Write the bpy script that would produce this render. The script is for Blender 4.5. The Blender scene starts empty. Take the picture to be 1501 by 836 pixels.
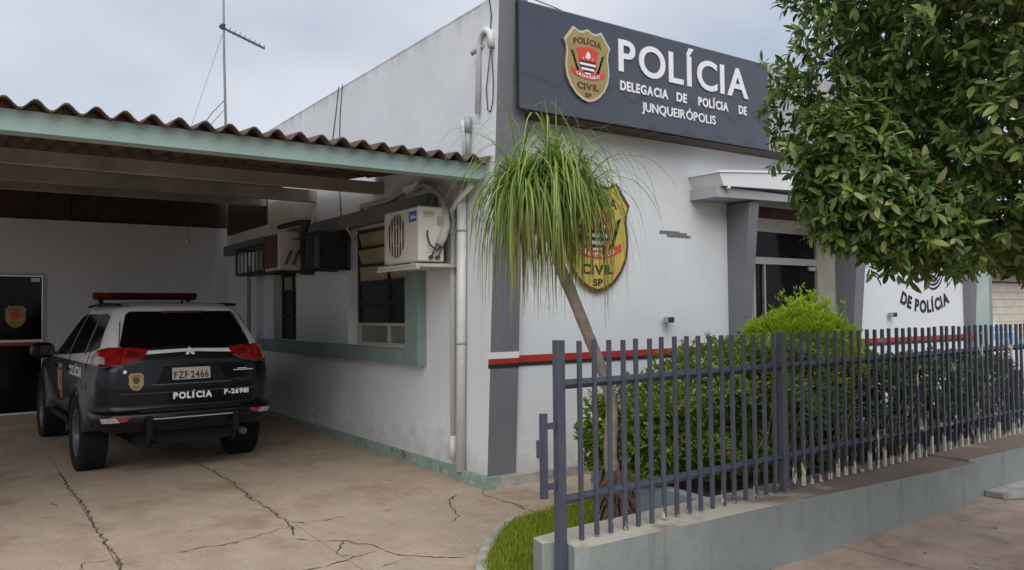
import bpy, bmesh, math, random
import numpy as np
from mathutils import Vector, Matrix
random.seed(7); RNG = np.random.default_rng(11)
R = math.radians
SC = bpy.context.scene
COL = SC.collection

# ------------------------------------------------------------------ camera
cam_d = bpy.data.cameras.new('camera'); cam = bpy.data.objects.new('camera', cam_d); COL.objects.link(cam)
cam_d.sensor_width = 36.0; cam_d.lens = 36.0*1170.19/1501.0; cam_d.clip_start = 0.05; cam_d.clip_end = 3000
# axes of the view (right, down, forward) expressed in the place's axes
rx = Vector((0.82059098, -0.57142826, -0.01000973)); dn = Vector((0.01123094, 0.03363404, -0.99937111)); fw = Vector((0.57140556, 0.8199625, 0.03401746))
m = Matrix(((rx.x, -dn.x, -fw.x), (rx.y, -dn.y, -fw.y), (rx.z, -dn.z, -fw.z)))
cam.matrix_world = Matrix.Translation((-4.108, -6.323, 1.65)) @ m.to_4x4()
SC.camera = cam

# ------------------------------------------------------------------ sky, sun, exposure
SUN_EL, SUN_AZ = R(48), R(212)          # azimuth clockwise from +Y
W = bpy.data.worlds.new('World'); SC.world = W; W.use_nodes = True
nt = W.node_tree; nt.nodes.clear()
wo = nt.nodes.new('ShaderNodeOutputWorld'); bg = nt.nodes.new('ShaderNodeBackground'); sky = nt.nodes.new('ShaderNodeTexSky')
sky.sky_type = 'NISHITA'; sky.sun_disc = False; sky.sun_elevation = SUN_EL; sky.sun_rotation = SUN_AZ
sky.air_density = 1.0; sky.dust_density = 2.0
tc = nt.nodes.new('ShaderNodeTexCoord'); mp = nt.nodes.new('ShaderNodeMapping'); mp.inputs['Scale'].default_value = (1.0, 1.0, 2.4)
n1 = nt.nodes.new('ShaderNodeTexNoise'); n1.inputs['Scale'].default_value = 1.9; n1.inputs['Detail'].default_value = 6; n1.inputs['Roughness'].default_value = 0.45; n1.inputs['Distortion'].default_value = 0.2
cr = nt.nodes.new('ShaderNodeValToRGB')
cr.color_ramp.elements[0].position = 0.32; cr.color_ramp.elements[0].color = (2.5, 2.95, 3.6, 1)
cr.color_ramp.elements[1].position = 0.62; cr.color_ramp.elements[1].color = (4.8, 4.9, 5.25, 1)
mx = nt.nodes.new('ShaderNodeMix'); mx.data_type = 'RGBA'; mx.inputs['Factor'].default_value = 0.88
bg.inputs['Strength'].default_value = 0.1
nt.links.new(tc.outputs['Generated'], mp.inputs['Vector']); nt.links.new(mp.outputs['Vector'], n1.inputs['Vector'])
nt.links.new(n1.outputs['Fac'], cr.inputs['Fac']); nt.links.new(sky.outputs['Color'], mx.inputs['A']); nt.links.new(cr.outputs['Color'], mx.inputs['B'])
nt.links.new(mx.outputs['Result'], bg.inputs['Color']); nt.links.new(bg.outputs['Background'], wo.inputs['Surface'])
sun_d = bpy.data.lights.new('sun', 'SUN'); sun_d.energy = 1.5; sun_d.angle = R(65); sun_d.color = (1.0, 0.98, 0.95)
sun = bpy.data.objects.new('sun', sun_d); COL.objects.link(sun)
sd = Vector((math.sin(SUN_AZ)*math.cos(SUN_EL), math.cos(SUN_AZ)*math.cos(SUN_EL), math.sin(SUN_EL)))
sun.rotation_euler = (-sd).to_track_quat('-Z', 'Y').to_euler(); sun.location = (0, -10, 20)
vs = SC.view_settings; vs.view_transform = 'Standard'; vs.look = 'None'; vs.exposure = 0.74; vs.gamma = 1.0; vs.use_curve_mapping = False

# ------------------------------------------------------------------ materials
MATS = {}
def mat(name, col, rough=0.7, var=0.12, scale=4.0, bump=0.0, bscale=60.0, metal=0.0, spec=0.5, coat=0.0, extra=None, coords='Object', island=0.0, hue=None):
    """procedural surface: base colour broken up by two noises, optional fine relief"""
    M = bpy.data.materials.new(name); M.use_nodes = True; t = M.node_tree; N = t.nodes; Lk = t.links
    b = N['Principled BSDF']; b.inputs['Roughness'].default_value = rough; b.inputs['Metallic'].default_value = metal
    b.inputs['Specular IOR Level'].default_value = spec; b.inputs['Coat Weight'].default_value = coat; b.inputs['Coat Roughness'].default_value = 0.06
    if coords == 'World':
        src = N.new('ShaderNodeNewGeometry').outputs['Position']
    else:
        src = N.new('ShaderNodeTexCoord').outputs['Object']
    n = N.new('ShaderNodeTexNoise'); n.inputs['Scale'].default_value = scale; n.inputs['Detail'].default_value = 6; n.inputs['Roughness'].default_value = 0.6
    Lk.new(src, n.inputs['Vector'])
    r = N.new('ShaderNodeValToRGB')
    lo = [max(0, c*(1-var)) for c in col]; hi = [min(1, c*(1+var)) for c in col]
    if hue: hi = [min(1, c*(1+var)*h) for c, h in zip(col, hue)]
    r.color_ramp.elements[0].position = 0.3; r.color_ramp.elements[0].color = (*lo, 1)
    r.color_ramp.elements[1].position = 0.7; r.color_ramp.elements[1].color = (*hi, 1)
    Lk.new(n.outputs['Fac'], r.inputs['Fac']); out = r.outputs['Color']
    if island:
        g = N.new('ShaderNodeNewGeometry'); oi = N.new('ShaderNodeObjectInfo')
        ad = N.new('ShaderNodeMath'); ad.operation = 'ADD'; Lk.new(g.outputs['Random Per Island'], ad.inputs[0]); Lk.new(oi.outputs['Random'], ad.inputs[1])
        fr = N.new('ShaderNodeMath'); fr.operation = 'FRACT'; Lk.new(ad.outputs[0], fr.inputs[0])
        M['island'] = 1
        r2 = N.new('ShaderNodeValToRGB'); r2.color_ramp.interpolation = 'LINEAR'
        els = island
        while len(r2.color_ramp.elements) < len(els): r2.color_ramp.elements.new(0.5)
        for e, (p, c) in zip(r2.color_ramp.elements, els): e.position = p; e.color = (*c, 1)
        Lk.new(fr.outputs[0], r2.inputs['Fac']); out = r2.outputs['Color']
    if extra: out = extra(N, Lk, src, out, b)
    Lk.new(out, b.inputs['Base Color'])
    if island:                                                        # thin leaves let some light through
        tr = N.new('ShaderNodeBsdfTranslucent'); Lk.new(out, tr.inputs['Color']); ms = N.new('ShaderNodeMixShader'); ms.inputs['Fac'].default_value = 0.35
        Lk.new(b.outputs['BSDF'], ms.inputs[1]); Lk.new(tr.outputs['BSDF'], ms.inputs[2]); Lk.new(ms.outputs['Shader'], N['Material Output'].inputs['Surface'])
    if bump:
        nb = N.new('ShaderNodeTexNoise'); nb.inputs['Scale'].default_value = bscale; nb.inputs['Detail'].default_value = 4
        Lk.new(src, nb.inputs['Vector'])
        if coords == 'World' and bscale >= 40:                         # slow trowel waves under the fine grain
            nb2 = N.new('ShaderNodeTexNoise'); nb2.inputs['Scale'].default_value = 7.0; nb2.inputs['Detail'].default_value = 3; Lk.new(src, nb2.inputs['Vector'])
            ad2 = N.new('ShaderNodeMath'); ad2.operation = 'MULTIPLY_ADD'; Lk.new(nb2.outputs['Fac'], ad2.inputs[0]); ad2.inputs[1].default_value = 0.9; Lk.new(nb.outputs['Fac'], ad2.inputs[2]); hsrc = ad2.outputs[0]
        else: hsrc = nb.outputs['Fac']
        bp = N.new('ShaderNodeBump'); bp.inputs['Strength'].default_value = bump; bp.inputs['Distance'].default_value = 0.01
        Lk.new(hsrc, bp.inputs['Height']); Lk.new(bp.outputs['Normal'], b.inputs['Normal'])
    MATS[name] = M
    return M

def mixc(N, Lk, fac, a, bcol):
    x = N.new('ShaderNodeMix'); x.data_type = 'RGBA'; Lk.new(fac, x.inputs['Factor']); Lk.new(a, x.inputs['A'])
    if isinstance(bcol, tuple): x.inputs['B'].default_value = (*bcol, 1)
    else: Lk.new(bcol, x.inputs['B'])
    return x.outputs['Result']
def rng(N, Lk, v, a, b, c=0.0, d=1.0):
    r = N.new('ShaderNodeMapRange'); r.interpolation_type = 'SMOOTHSTEP'; Lk.new(v, r.inputs['Value'])
    for k, x in zip(('From Min', 'From Max', 'To Min', 'To Max'), (a, b, c, d)): r.inputs[k].default_value = x
    return r.outputs['Result']
def mth(N, Lk, op, a, b):
    x = N.new('ShaderNodeMath'); x.operation = op
    for i, v in enumerate((a, b)):
        if isinstance(v, (int, float)): x.inputs[i].default_value = v
        else: Lk.new(v, x.inputs[i])
    return x.outputs[0]
def noise(N, Lk, src, scale, stretch=(1, 1, 1), detail=5, rough=0.6, loc=(0, 0, 0)):
    mp = N.new('ShaderNodeMapping'); mp.inputs['Scale'].default_value = stretch; mp.inputs['Location'].default_value = loc; Lk.new(src, mp.inputs['Vector'])
    n = N.new('ShaderNodeTexNoise'); n.inputs['Scale'].default_value = scale; n.inputs['Detail'].default_value = detail; n.inputs['Roughness'].default_value = rough
    Lk.new(mp.outputs['Vector'], n.inputs['Vector']); return n.outputs['Fac']
def zof(N, Lk, src):
    s = N.new('ShaderNodeSeparateXYZ'); Lk.new(src, s.inputs[0]); return s.outputs

def wall_wear(top):
    def f(N, Lk, src, out, b):
        s = zof(N, Lk, src)
        st = noise(N, Lk, src, 2.3, (1.6, 1.6, 0.3), 7)
        up = rng(N, Lk, s['Z'], top-0.6, top, 0.0, 0.5)
        k = mth(N, Lk, 'ADD', st, up)
        out = mixc(N, Lk, rng(N, Lk, k, 0.86, 1.2, 0, 0.5), out, (0.25, 0.27, 0.25))
        dn = rng(N, Lk, s['Z'], 0.75, 0.05, 0.0, 0.42)
        k2 = mth(N, Lk, 'ADD', noise(N, Lk, src, 5.0), dn)
        out = mixc(N, Lk, rng(N, Lk, k2, 0.62, 0.98, 0, 0.45), out, (0.40, 0.36, 0.31))
        sc = noise(N, Lk, src, 1.3, (1, 1, 1.6), 8, 0.7, (3, 5, 1))
        out = mixc(N, Lk, rng(N, Lk, sc, 0.62, 0.72, 0, 0.28), out, (0.40, 0.40, 0.39))
        fleck = noise(N, Lk, src, 26, (1, 1, 1), 3, 0.7)
        return mixc(N, Lk, rng(N, Lk, fleck, 0.71, 0.78, 0, 0.35), out, (0.3, 0.29, 0.27))
    return f
mat('plaster_white', (0.69, 0.715, 0.74), 0.85, 0.05, 1.4, 0.28, 45, extra=wall_wear(4.65), coords='World')
mat('plaster_cream', (0.60, 0.57, 0.50), 0.9, 0.12, 3, 0.3, 40, coords='World')
mat('grey_paint', (0.165, 0.17, 0.19), 0.75, 0.10, 2.5, 0.2, 45, coords='World')
mat('light_grey_paint', (0.36, 0.365, 0.385), 0.8, 0.08, 2.0, 0.2, 45, coords='World')
mat('band_grey', (0.17, 0.185, 0.185), 0.85, 0.25, 3.0, 0.25, 45, coords='World')
mat('soffit_brown', (0.075, 0.052, 0.045), 0.8, 0.2, 4)
def green_wear(N, Lk, src, out, b):
    k = noise(N, Lk, src, 4.0, (0.6, 1, 2.0)); out = mixc(N, Lk, rng(N, Lk, k, 0.58, 0.75, 0, 0.5), out, (0.30, 0.29, 0.22))
    s = zof(N, Lk, src); e = mth(N, Lk, 'ADD', rng(N, Lk, s['Z'], 3.02, 3.1, 0, 0.4), noise(N, Lk, src, 7, (1, 1, 0.5)))
    return mixc(N, Lk, rng(N, Lk, e, 0.62, 0.95, 0, 0.6), out, (0.24, 0.22, 0.15))
mat('beam_green', (0.315, 0.435, 0.405), 0.6, 0.08, 2.0, 0.1, 30, extra=green_wear, coords='World')
mat('sill_green', (0.20, 0.27, 0.25), 0.65, 0.14, 3.0, 0.15, 40, coords='World')
def base_wear(N, Lk, src, out, b):
    k = noise(N, Lk, src, 14.0); out = mixc(N, Lk, rng(N, Lk, k, 0.52, 0.66, 0, 0.9), out, (0.42, 0.40, 0.36))
    return mixc(N, Lk, rng(N, Lk, noise(N, Lk, src, 6.0), 0.58, 0.7, 0, 0.8), out, (0.12, 0.12, 0.09))
mat('base_green', (0.235, 0.32, 0.27), 0.8, 0.15, 5.0, 0.4, 30, extra=base_wear, coords='World')
mat('concrete_edge', (0.36, 0.34, 0.31), 0.9, 0.3, 7.0, 0.4, 35, coords='World')
mat('beam_raw', (0.30, 0.28, 0.25), 0.9, 0.3, 2.2, 0.2, 30, coords='World')
def roof_wear(N, Lk, src, out, b):
    k = noise(N, Lk, src, 9, (1, 0.5, 1)); return mixc(N, Lk, rng(N, Lk, k, 0.5, 0.7, 0, 0.7), out, (0.15, 0.105, 0.085))
mat('roof_fibre', (0.095, 0.06, 0.05), 0.95, 0.3, 5.0, 0.4, 40, extra=roof_wear, coords='World')
mat('wood_dark', (0.06, 0.032, 0.026), 0.7, 0.35, 6.0, 0.1, 30)
mat('sign_slate', (0.062, 0.070, 0.095), 0.05, 0.06, 1.2, 0.05, 2.2, coords='World')
mat('letter_white', (0.80, 0.80, 0.84), 0.5, 0.03, 6)
mat('badge_gold', (0.37, 0.27, 0.10), 0.45, 0.12, 9, metal=0.25)
mat('badge_yellow', (0.52, 0.40, 0.075), 0.5, 0.12, 7)
mat('badge_brown', (0.085, 0.04, 0.02), 0.6, 0.1, 9)
mat('badge_red', (0.62, 0.06, 0.035), 0.5, 0.1, 9)
mat('badge_black', (0.015, 0.016, 0.02), 0.5, 0.1, 9)
mat('badge_green', (0.04, 0.12, 0.05), 0.55, 0.25, 30)
mat('stripe_red', (0.40, 0.03, 0.025), 0.5, 0.1, 4)
mat('stripe_black', (0.02, 0.018, 0.018), 0.6, 0.1, 4)
mat('lettering_black', (0.018, 0.018, 0.022), 0.7, 0.1, 9)
def slab_wear(N, Lk, src, out, b):
    k = noise(N, Lk, src, 1.1, (1, 1, 1), 7, 0.65); out = mixc(N, Lk, rng(N, Lk, k, 0.50, 0.66, 0, 0.7), out, (0.27, 0.175, 0.115))
    k = noise(N, Lk, src, 2.4, (1.0, 2.6, 1), 7, 0.75, (1.7, 0.3, 0)); out = mixc(N, Lk, rng(N, Lk, k, 0.60, 0.68, 0, 0.7), out, (0.13, 0.092, 0.068))
    k = noise(N, Lk, src, 48, (1, 1, 1), 4, 0.8); out = mixc(N, Lk, rng(N, Lk, k, 0.38, 0.66, 0, 0.30), out, (0.16, 0.12, 0.09))
    k = noise(N, Lk, src, 1.9, (1.3, 0.8, 1), 8, 0.7, (7, 2, 0)); return mixc(N, Lk, rng(N, Lk, k, 0.52, 0.7, 0, 0.45), out, (0.47, 0.40, 0.32))
mat('driveway_concrete', (0.43, 0.335, 0.25), 0.88, 0.14, 2.0, 0.35, 50, extra=slab_wear, coords='World', spec=0.3)
def walk_wear(N, Lk, src, out, b):
    k = noise(N, Lk, src, 2.2, (1, 1, 1), 8, 0.75); out = mixc(N, Lk, rng(N, Lk, k, 0.50, 0.7, 0, 0.7), out, (0.16, 0.105, 0.08))
    k = noise(N, Lk, src, 70, (1, 1, 1), 3, 0.8); return mixc(N, Lk, rng(N, Lk, k, 0.6, 0.72, 0, 0.35), out, (0.10, 0.07, 0.06))
mat('sidewalk_concrete', (0.40, 0.30, 0.235), 0.92, 0.2, 3.0, 0.4, 45, extra=walk_wear, coords='World', spec=0.3)
mat('crack_dark', (0.115, 0.088, 0.066), 1.0, 0.4, 20, spec=0.1)
mat('soil', (0.085, 0.05, 0.035), 1.0, 0.4, 8, 0.6, 30, spec=0.1)
mat('ground_earth', (0.22, 0.16, 0.12), 1.0, 0.3, 0.6, spec=0.1)
mat('lawn_soil', (0.07, 0.075, 0.03), 1.0, 0.4, 9, 0.5, 30, spec=0.1)
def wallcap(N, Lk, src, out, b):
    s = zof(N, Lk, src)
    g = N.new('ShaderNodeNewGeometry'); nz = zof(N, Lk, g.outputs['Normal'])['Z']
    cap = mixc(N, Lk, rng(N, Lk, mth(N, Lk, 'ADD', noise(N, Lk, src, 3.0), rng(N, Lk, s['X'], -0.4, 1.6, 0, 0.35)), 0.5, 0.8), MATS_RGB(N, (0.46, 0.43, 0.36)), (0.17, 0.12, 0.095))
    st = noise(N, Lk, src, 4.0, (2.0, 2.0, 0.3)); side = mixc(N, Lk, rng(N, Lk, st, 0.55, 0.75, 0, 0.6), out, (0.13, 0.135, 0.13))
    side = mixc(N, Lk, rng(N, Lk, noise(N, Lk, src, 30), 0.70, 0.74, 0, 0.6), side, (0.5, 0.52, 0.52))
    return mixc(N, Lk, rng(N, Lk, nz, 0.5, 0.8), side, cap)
def MATS_RGB(N, c):
    r = N.new('ShaderNodeRGB'); r.outputs[0].default_value = (*c, 1); return r.outputs[0]
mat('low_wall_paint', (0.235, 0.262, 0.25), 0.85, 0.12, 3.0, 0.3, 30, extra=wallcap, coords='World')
mat('planter_paint', (0.30, 0.35, 0.37), 0.85, 0.12, 3.0, 0.25, 30, coords='World')
def peel(N, Lk, src, out, b):
    s = zof(N, Lk, src)
    lo = rng(N, Lk, s['Z'], 0.56, 0.33, 0.0, 0.20); rt = rng(N, Lk, s['X'], -1.3, 2.8, 0.0, 0.13)
    lo = mth(N, Lk, 'MULTIPLY', lo, rng(N, Lk, s['Z'], 0.26, 0.335))
    k = mth(N, Lk, 'ADD', mth(N, Lk, 'ADD', noise(N, Lk, src, 9.0, (1, 1, 0.45), 6, 0.7), lo), rt)
    k = rng(N, Lk, k, 0.735, 0.765)
    return mixc(N, Lk, k, out, (0.55, 0.52, 0.45))
mat('fence_paint', (0.064, 0.071, 0.099), 0.42, 0.18, 6.0, 0.15, 60, extra=peel, coords='World')
mat('fence_post_paint', (0.064, 0.071, 0.099), 0.42, 0.18, 6.0, 0.15, 60, coords='World')
mat('column_green', (0.36, 0.44, 0.415), 0.75, 0.1, 2.5, 0.15, 40, coords='World')
mat('pvc_white', (0.62, 0.63, 0.62), 0.45, 0.08, 6)
mat('pvc_grey', (0.33, 0.35, 0.35), 0.5, 0.15, 8)
mat('cable_black', (0.03, 0.03, 0.032), 0.6, 0.1, 8)
mat('steel_black', (0.022, 0.02, 0.024), 0.55, 0.2, 8)
mat('ac_white', (0.70, 0.68, 0.63), 0.5, 0.07, 3, extra=lambda N, Lk, s, o, b: mixc(N, Lk, rng(N, Lk, noise(N, Lk, s, 5, (1, 1, 0.4)), 0.58, 0.75, 0, 0.35), o, (0.35, 0.27, 0.19)))
mat('ac_dark', (0.14, 0.07, 0.05), 0.7, 0.3, 12)
mat('logo_blue', (0.02, 0.13, 0.42), 0.45, 0.05, 5)
mat('label_tan', (0.50, 0.36, 0.26), 0.6, 0.2, 40)
mat('hose_wrap', (0.50, 0.46, 0.42), 0.9, 0.2, 12, 0.5, 60)
mat('copper_dark', (0.10, 0.075, 0.06), 0.5, 0.3, 20)
mat('glass_dark', (0.008, 0.008, 0.010), 0.09, 0.1, 2, spec=0.09)
mat('pane_amber', (0.34, 0.30, 0.17), 0.35, 0.2, 2.5)
mat('pane_green', (0.20, 0.22, 0.17), 0.3, 0.15, 2.5)
mat('pane_black', (0.012, 0.012, 0.018), 0.4, 0.1, 2)
mat('frame_cream', (0.52, 0.50, 0.42), 0.6, 0.12, 8)
mat('aluminium', (0.42, 0.41, 0.39), 0.45, 0.1, 8, metal=0.3)
mat('aerial_metal', (0.20, 0.20, 0.21), 0.5, 0.2, 8, metal=0.4)
mat('car_white', (0.78, 0.79, 0.80), 0.22, 0.02, 2, coat=0.6)
mat('car_black', (0.004, 0.0045, 0.007), 0.3, 0.05, 2, spec=0.15, coat=0.35)
mat('car_glass', (0.004, 0.004, 0.006), 0.08, 0.05, 2, spec=0.35)
mat('car_plastic', (0.008, 0.008, 0.009), 0.65, 0.15, 20, spec=0.2)
mat('car_chrome', (0.62, 0.62, 0.64), 0.15, 0.02, 2, metal=1.0)
mat('lens_red', (0.30, 0.008, 0.010), 0.12, 0.45, 9, coat=1.0)
mat('lens_clear', (0.36, 0.32, 0.31), 0.2, 0.3, 24, coat=0.6)
mat('lens_dark_red', (0.10, 0.006, 0.008), 0.15, 0.2, 9, coat=1.0)
mat('rubber', (0.013, 0.013, 0.0135), 0.9, 0.15, 20, 0.2, 60, spec=0.2)
mat('rim_metal', (0.11, 0.11, 0.115), 0.45, 0.1, 8, metal=0.6)
mat('plate_grey', (0.42, 0.41, 0.37), 0.5, 0.06, 8)
mat('pillar_trim', (0.10, 0.10, 0.11), 0.4, 0.1, 8)
mat('bark', (0.25, 0.205, 0.165), 0.95, 0.35, 9, 0.6, 30)
mat('fibre_bark', (0.11, 0.065, 0.045), 1.0, 0.5, 16, 0.8, 40)
mat('palm_leaf', (0.1, 0.2, 0.03), 0.45, island=[(0.0, (0.10, 0.18, 0.03)), (0.4, (0.18, 0.29, 0.045)), (0.75, (0.30, 0.41, 0.075)), (1.0, (0.42, 0.47, 0.14))])
mat('palm_leaf_old', (0.2, 0.2, 0.05), 0.6, island=[(0.0, (0.13, 0.17, 0.045)), (0.5, (0.27, 0.24, 0.08)), (1.0, (0.30, 0.21, 0.10))])
mat('tree_leaf', (0.1, 0.2, 0.03), 0.38, island=[(0.0, (0.045, 0.09, 0.024)), (0.5, (0.095, 0.165, 0.036)), (0.80, (0.20, 0.28, 0.06)), (0.96, (0.29, 0.33, 0.10)), (1.0, (0.42, 0.36, 0.22))], spec=0.45)
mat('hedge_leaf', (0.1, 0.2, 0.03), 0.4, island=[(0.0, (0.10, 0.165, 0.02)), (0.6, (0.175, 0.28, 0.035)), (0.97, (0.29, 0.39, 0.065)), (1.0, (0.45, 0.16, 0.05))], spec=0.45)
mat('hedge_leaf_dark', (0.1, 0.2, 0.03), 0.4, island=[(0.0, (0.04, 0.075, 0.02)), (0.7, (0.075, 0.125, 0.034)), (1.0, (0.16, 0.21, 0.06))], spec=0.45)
mat('topiary_leaf', (0.1, 0.2, 0.03), 0.6, island=[(0.0, (0.24, 0.37, 0.015)), (0.6, (0.36, 0.50, 0.03)), (1.0, (0.50, 0.58, 0.06))], spec=0.3)
mat('grass_blade', (0.1, 0.2, 0.03), 0.6, island=[(0.0, (0.18, 0.24, 0.014)), (0.6, (0.28, 0.36, 0.03)), (1.0, (0.44, 0.44, 0.10))], spec=0.0)
mat('blossom', (0.55, 0.33, 0.18), 0.7, 0.2, 9)
mat('block_cream', (0.58, 0.54, 0.46), 0.9, 0.12, 3.0, 0.3, 40, coords='World')
mat('tile_red', (0.15, 0.07, 0.05), 0.9, 0.3, 5, 0.3, 30)
mat('car_silver', (0.52, 0.53, 0.54), 0.3, 0.02, 2, coat=0.5)
mat('screen_blue', (0.16, 0.27, 0.42), 0.12, 0.1, 2)

# ------------------------------------------------------------------ builders
ORI = {}
def thing(name, label, cat, loc=(0, 0, 0), group=None, rotz=0.0):
    o = bpy.data.objects.new(name, None); COL.objects.link(o); o.empty_display_size = 0.2
    o.location = loc; o.rotation_euler = (0, 0, rotz); tag(o, label, cat, group)
    ORI[o.name] = Vector((0, 0, 0)) if rotz else Vector(loc)     # turned things are built in their own axes
    return o
def tag(o, label=None, cat=None, group=None, kind=None):
    if label: o['label'] = label
    if cat: o['category'] = cat
    if group: o['group'] = group
    if kind: o['kind'] = kind
    return o

class MB:
    def __init__(s): s.v = []; s.f = []; s.m = []; s.sm = []
    def add(s, v, f, mi=0, smooth=False):
        k = len(s.v); s.v += [tuple(p) for p in v]; s.f += [tuple(i+k for i in q) for q in f]; s.m += [mi]*len(f); s.sm += [smooth]*len(f); return s
    def box(s, a, b, mi=0, ch=0.0):
        x0, x1 = sorted((a[0], b[0])); y0, y1 = sorted((a[1], b[1])); z0, z1 = sorted((a[2], b[2]))
        if ch:                                                        # small chamfer on every edge
            bm = bmesh.new(); bmesh.ops.create_cube(bm, size=1)
            for v in bm.verts: v.co = Vector(((x0+x1)/2+v.co.x*(x1-x0), (y0+y1)/2+v.co.y*(y1-y0), (z0+z1)/2+v.co.z*(z1-z0)))
            bmesh.ops.bevel(bm, geom=bm.edges[:], offset=ch, segments=1, affect='EDGES', profile=0.5)
            bm.verts.index_update()
            s.add([v.co for v in bm.verts], [[v.index for v in f.verts] for f in bm.faces], mi); bm.free(); return s
        v = [(x0,y0,z0),(x1,y0,z0),(x1,y1,z0),(x0,y1,z0),(x0,y0,z1),(x1,y0,z1),(x1,y1,z1),(x0,y1,z1)]
        return s.add(v, [(0,3,2,1),(4,5,6,7),(0,1,5,4),(1,2,6,5),(2,3,7,6),(3,0,4,7)], mi)
    def tube(s, pts, r, n=8, mi=0, cap=True, smooth=True):
        P = [Vector(p) for p in pts]; rs = r if isinstance(r, (list, tuple)) else [r]*len(P)
        vs, fs = [], []; ref = None
        for i, p in enumerate(P):
            d = ((P[min(i+1, len(P)-1)]-p).normalized() + (p-P[max(i-1, 0)]).normalized())
            if d.length < 1e-6: d = P[min(i+1, len(P)-1)]-P[max(i-1, 0)]
            d.normalize()
            if ref is None: ref = Vector((0, 0, 1)) if abs(d.z) < 0.9 else Vector((1, 0, 0))
            u = (ref - d*ref.dot(d)); 
            if u.length < 1e-4: u = d.orthogonal()
            u.normalize(); ref = u; w = d.cross(u)
            for k in range(n):
                a = 2*math.pi*k/n; vs.append(p+(u*math.cos(a)+w*math.sin(a))*rs[i])
        for i in range(len(P)-1):
            for k in range(n):
                a, b = i*n+k, i*n+(k+1) % n; fs.append((a, b, b+n, a+n))
        s.add(vs, fs, mi, smooth)
        if cap:
            k = len(s.v)-len(vs)
            s.f += [tuple(range(k+n-1, k-1, -1)), tuple(range(k+(len(P)-1)*n, k+len(P)*n))]; s.m += [mi]*2; s.sm += [False]*2
        return s
    def bar(s, a, b, w, h=None, mi=0):
        return s.tube([a, b], [w*0.7071]*2, 4, mi, True, False)
    def prism(s, poly, fn, d, mi=0, side=None):
        """outline poly (2D) carried to 3D by fn(u, v, depth); depth 0..d"""
        n = len(poly); v = [fn(p[0], p[1], 0) for p in poly]+[fn(p[0], p[1], d) for p in poly]
        s.add(v, [tuple(range(n)), tuple(range(2*n-1, n-1, -1))], mi)
        k = len(s.v)-2*n; s.f += [(k+i, k+n+i, k+n+(i+1) % n, k+(i+1) % n) for i in range(n)]; s.m += [mi if side is None else side]*n; s.sm += [False]*n
        return s
    def grid(s, rows, mi=0, smooth=True, mfn=None):
        nr, nc = len(rows), len(rows[0]); k = len(s.v); s.v += [tuple(p) for r in rows for p in r]
        for i in range(nr-1):
            for j in range(nc-1):
                s.f.append((k+i*nc+j, k+i*nc+j+1, k+(i+1)*nc+j+1, k+(i+1)*nc+j)); s.m.append(mfn(i, j) if mfn else mi); s.sm.append(smooth)
        return s
    def build(s, name, mats, parent=None, fixn=True):
        me = bpy.data.meshes.new(name); off = ORI.get(parent.name, Vector((0, 0, 0))) if parent else None
        if off is None:
            A = np.array(s.v); off = Vector(((A[:, 0].min()+A[:, 0].max())/2, (A[:, 1].min()+A[:, 1].max())/2, A[:, 2].min()))
            base = off
        else: base = Vector((0, 0, 0))
        me.from_pydata([tuple(Vector(p)-off) for p in s.v], [], s.f)
        for mm in (mats if isinstance(mats, (list, tuple)) else [mats]): me.materials.append(MATS[mm])
        me.polygons.foreach_set('material_index', s.m); me.polygons.foreach_set('use_smooth', s.sm)
        if fixn:
            bm = bmesh.new(); bm.from_mesh(me); bmesh.ops.recalc_face_normals(bm, faces=bm.faces[:]); bm.to_mesh(me); bm.free()
        me.update()
        o = bpy.data.objects.new(name, me); COL.objects.link(o)
        if parent: o.parent = parent; ORI[o.name] = off
        else: o.location = base; ORI[o.name] = base
        return o
def same(o, delta=(0, 0, 0), parent=None):
    """another piece sharing o's mesh, moved by delta"""
    c = o.copy(); COL.objects.link(c); c.location = Vector(o.location)+Vector(delta)
    if parent: c.parent = parent
    ORI[c.name] = ORI[o.name]
    return c
def structure(o): o['kind'] = 'structure'; return o

GLY = {}
def glyph(ch, bold=0.0):
    """flat outline mesh of one character: verts (cap height 1), faces"""
    if (ch, bold) in GLY: return GLY[(ch, bold)]
    cu = bpy.data.curves.new('glyph', 'FONT'); cu.body = ch; cu.resolution_u = 5; cu.offset = bold; cu.size = 1.0
    ob = bpy.data.objects.new('glyph', cu); COL.objects.link(ob)
    dg = bpy.context.evaluated_depsgraph_get(); dg.update(); me = bpy.data.meshes.new_from_object(ob.evaluated_get(dg))
    v = [(p.co.x, p.co.y) for p in me.vertices]; f = [tuple(p.vertices) for p in me.polygons]
    COL.objects.unlink(ob); bpy.data.objects.remove(ob); bpy.data.curves.remove(cu); bpy.data.meshes.remove(me)
    GLY[(ch, bold)] = (v, f); return v, f
def layout(text, gap=0.10, space=0.35, bold=0.02):
    """list of (char, verts, faces) laid side by side at cap height 1, and the total width"""
    capH = max(p[1] for p in glyph('I', bold)[0]); x = 0; out = []
    for ch in text:
        if ch == ' ': x += space; continue
        v, f = glyph(ch, bold); x0 = min(p[0] for p in v); x1 = max(p[0] for p in v)
        out.append((ch, [((p[0]-x0)/capH+x, p[1]/capH) for p in v], f)); x += (x1-x0)/capH+gap
    return out, x-gap
def text_thick(mb, v, f, fn, d, mi=0):
    """glyph faces as a thin raised slab: front at depth d, rim back to 0"""
    n = len(v); e = {}
    for q in f:
        for a, b in zip(q, q[1:]+q[:1]): e[(a, b)] = 1
    rim = [(a, b) for (a, b) in e if (b, a) not in e]
    mb.add([fn(p[0], p[1], d) for p in v]+[fn(p[0], p[1], 0) for p in v], [tuple(q) for q in f]+[(a, a+n, b+n, b) for a, b in rim], mi)
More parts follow.
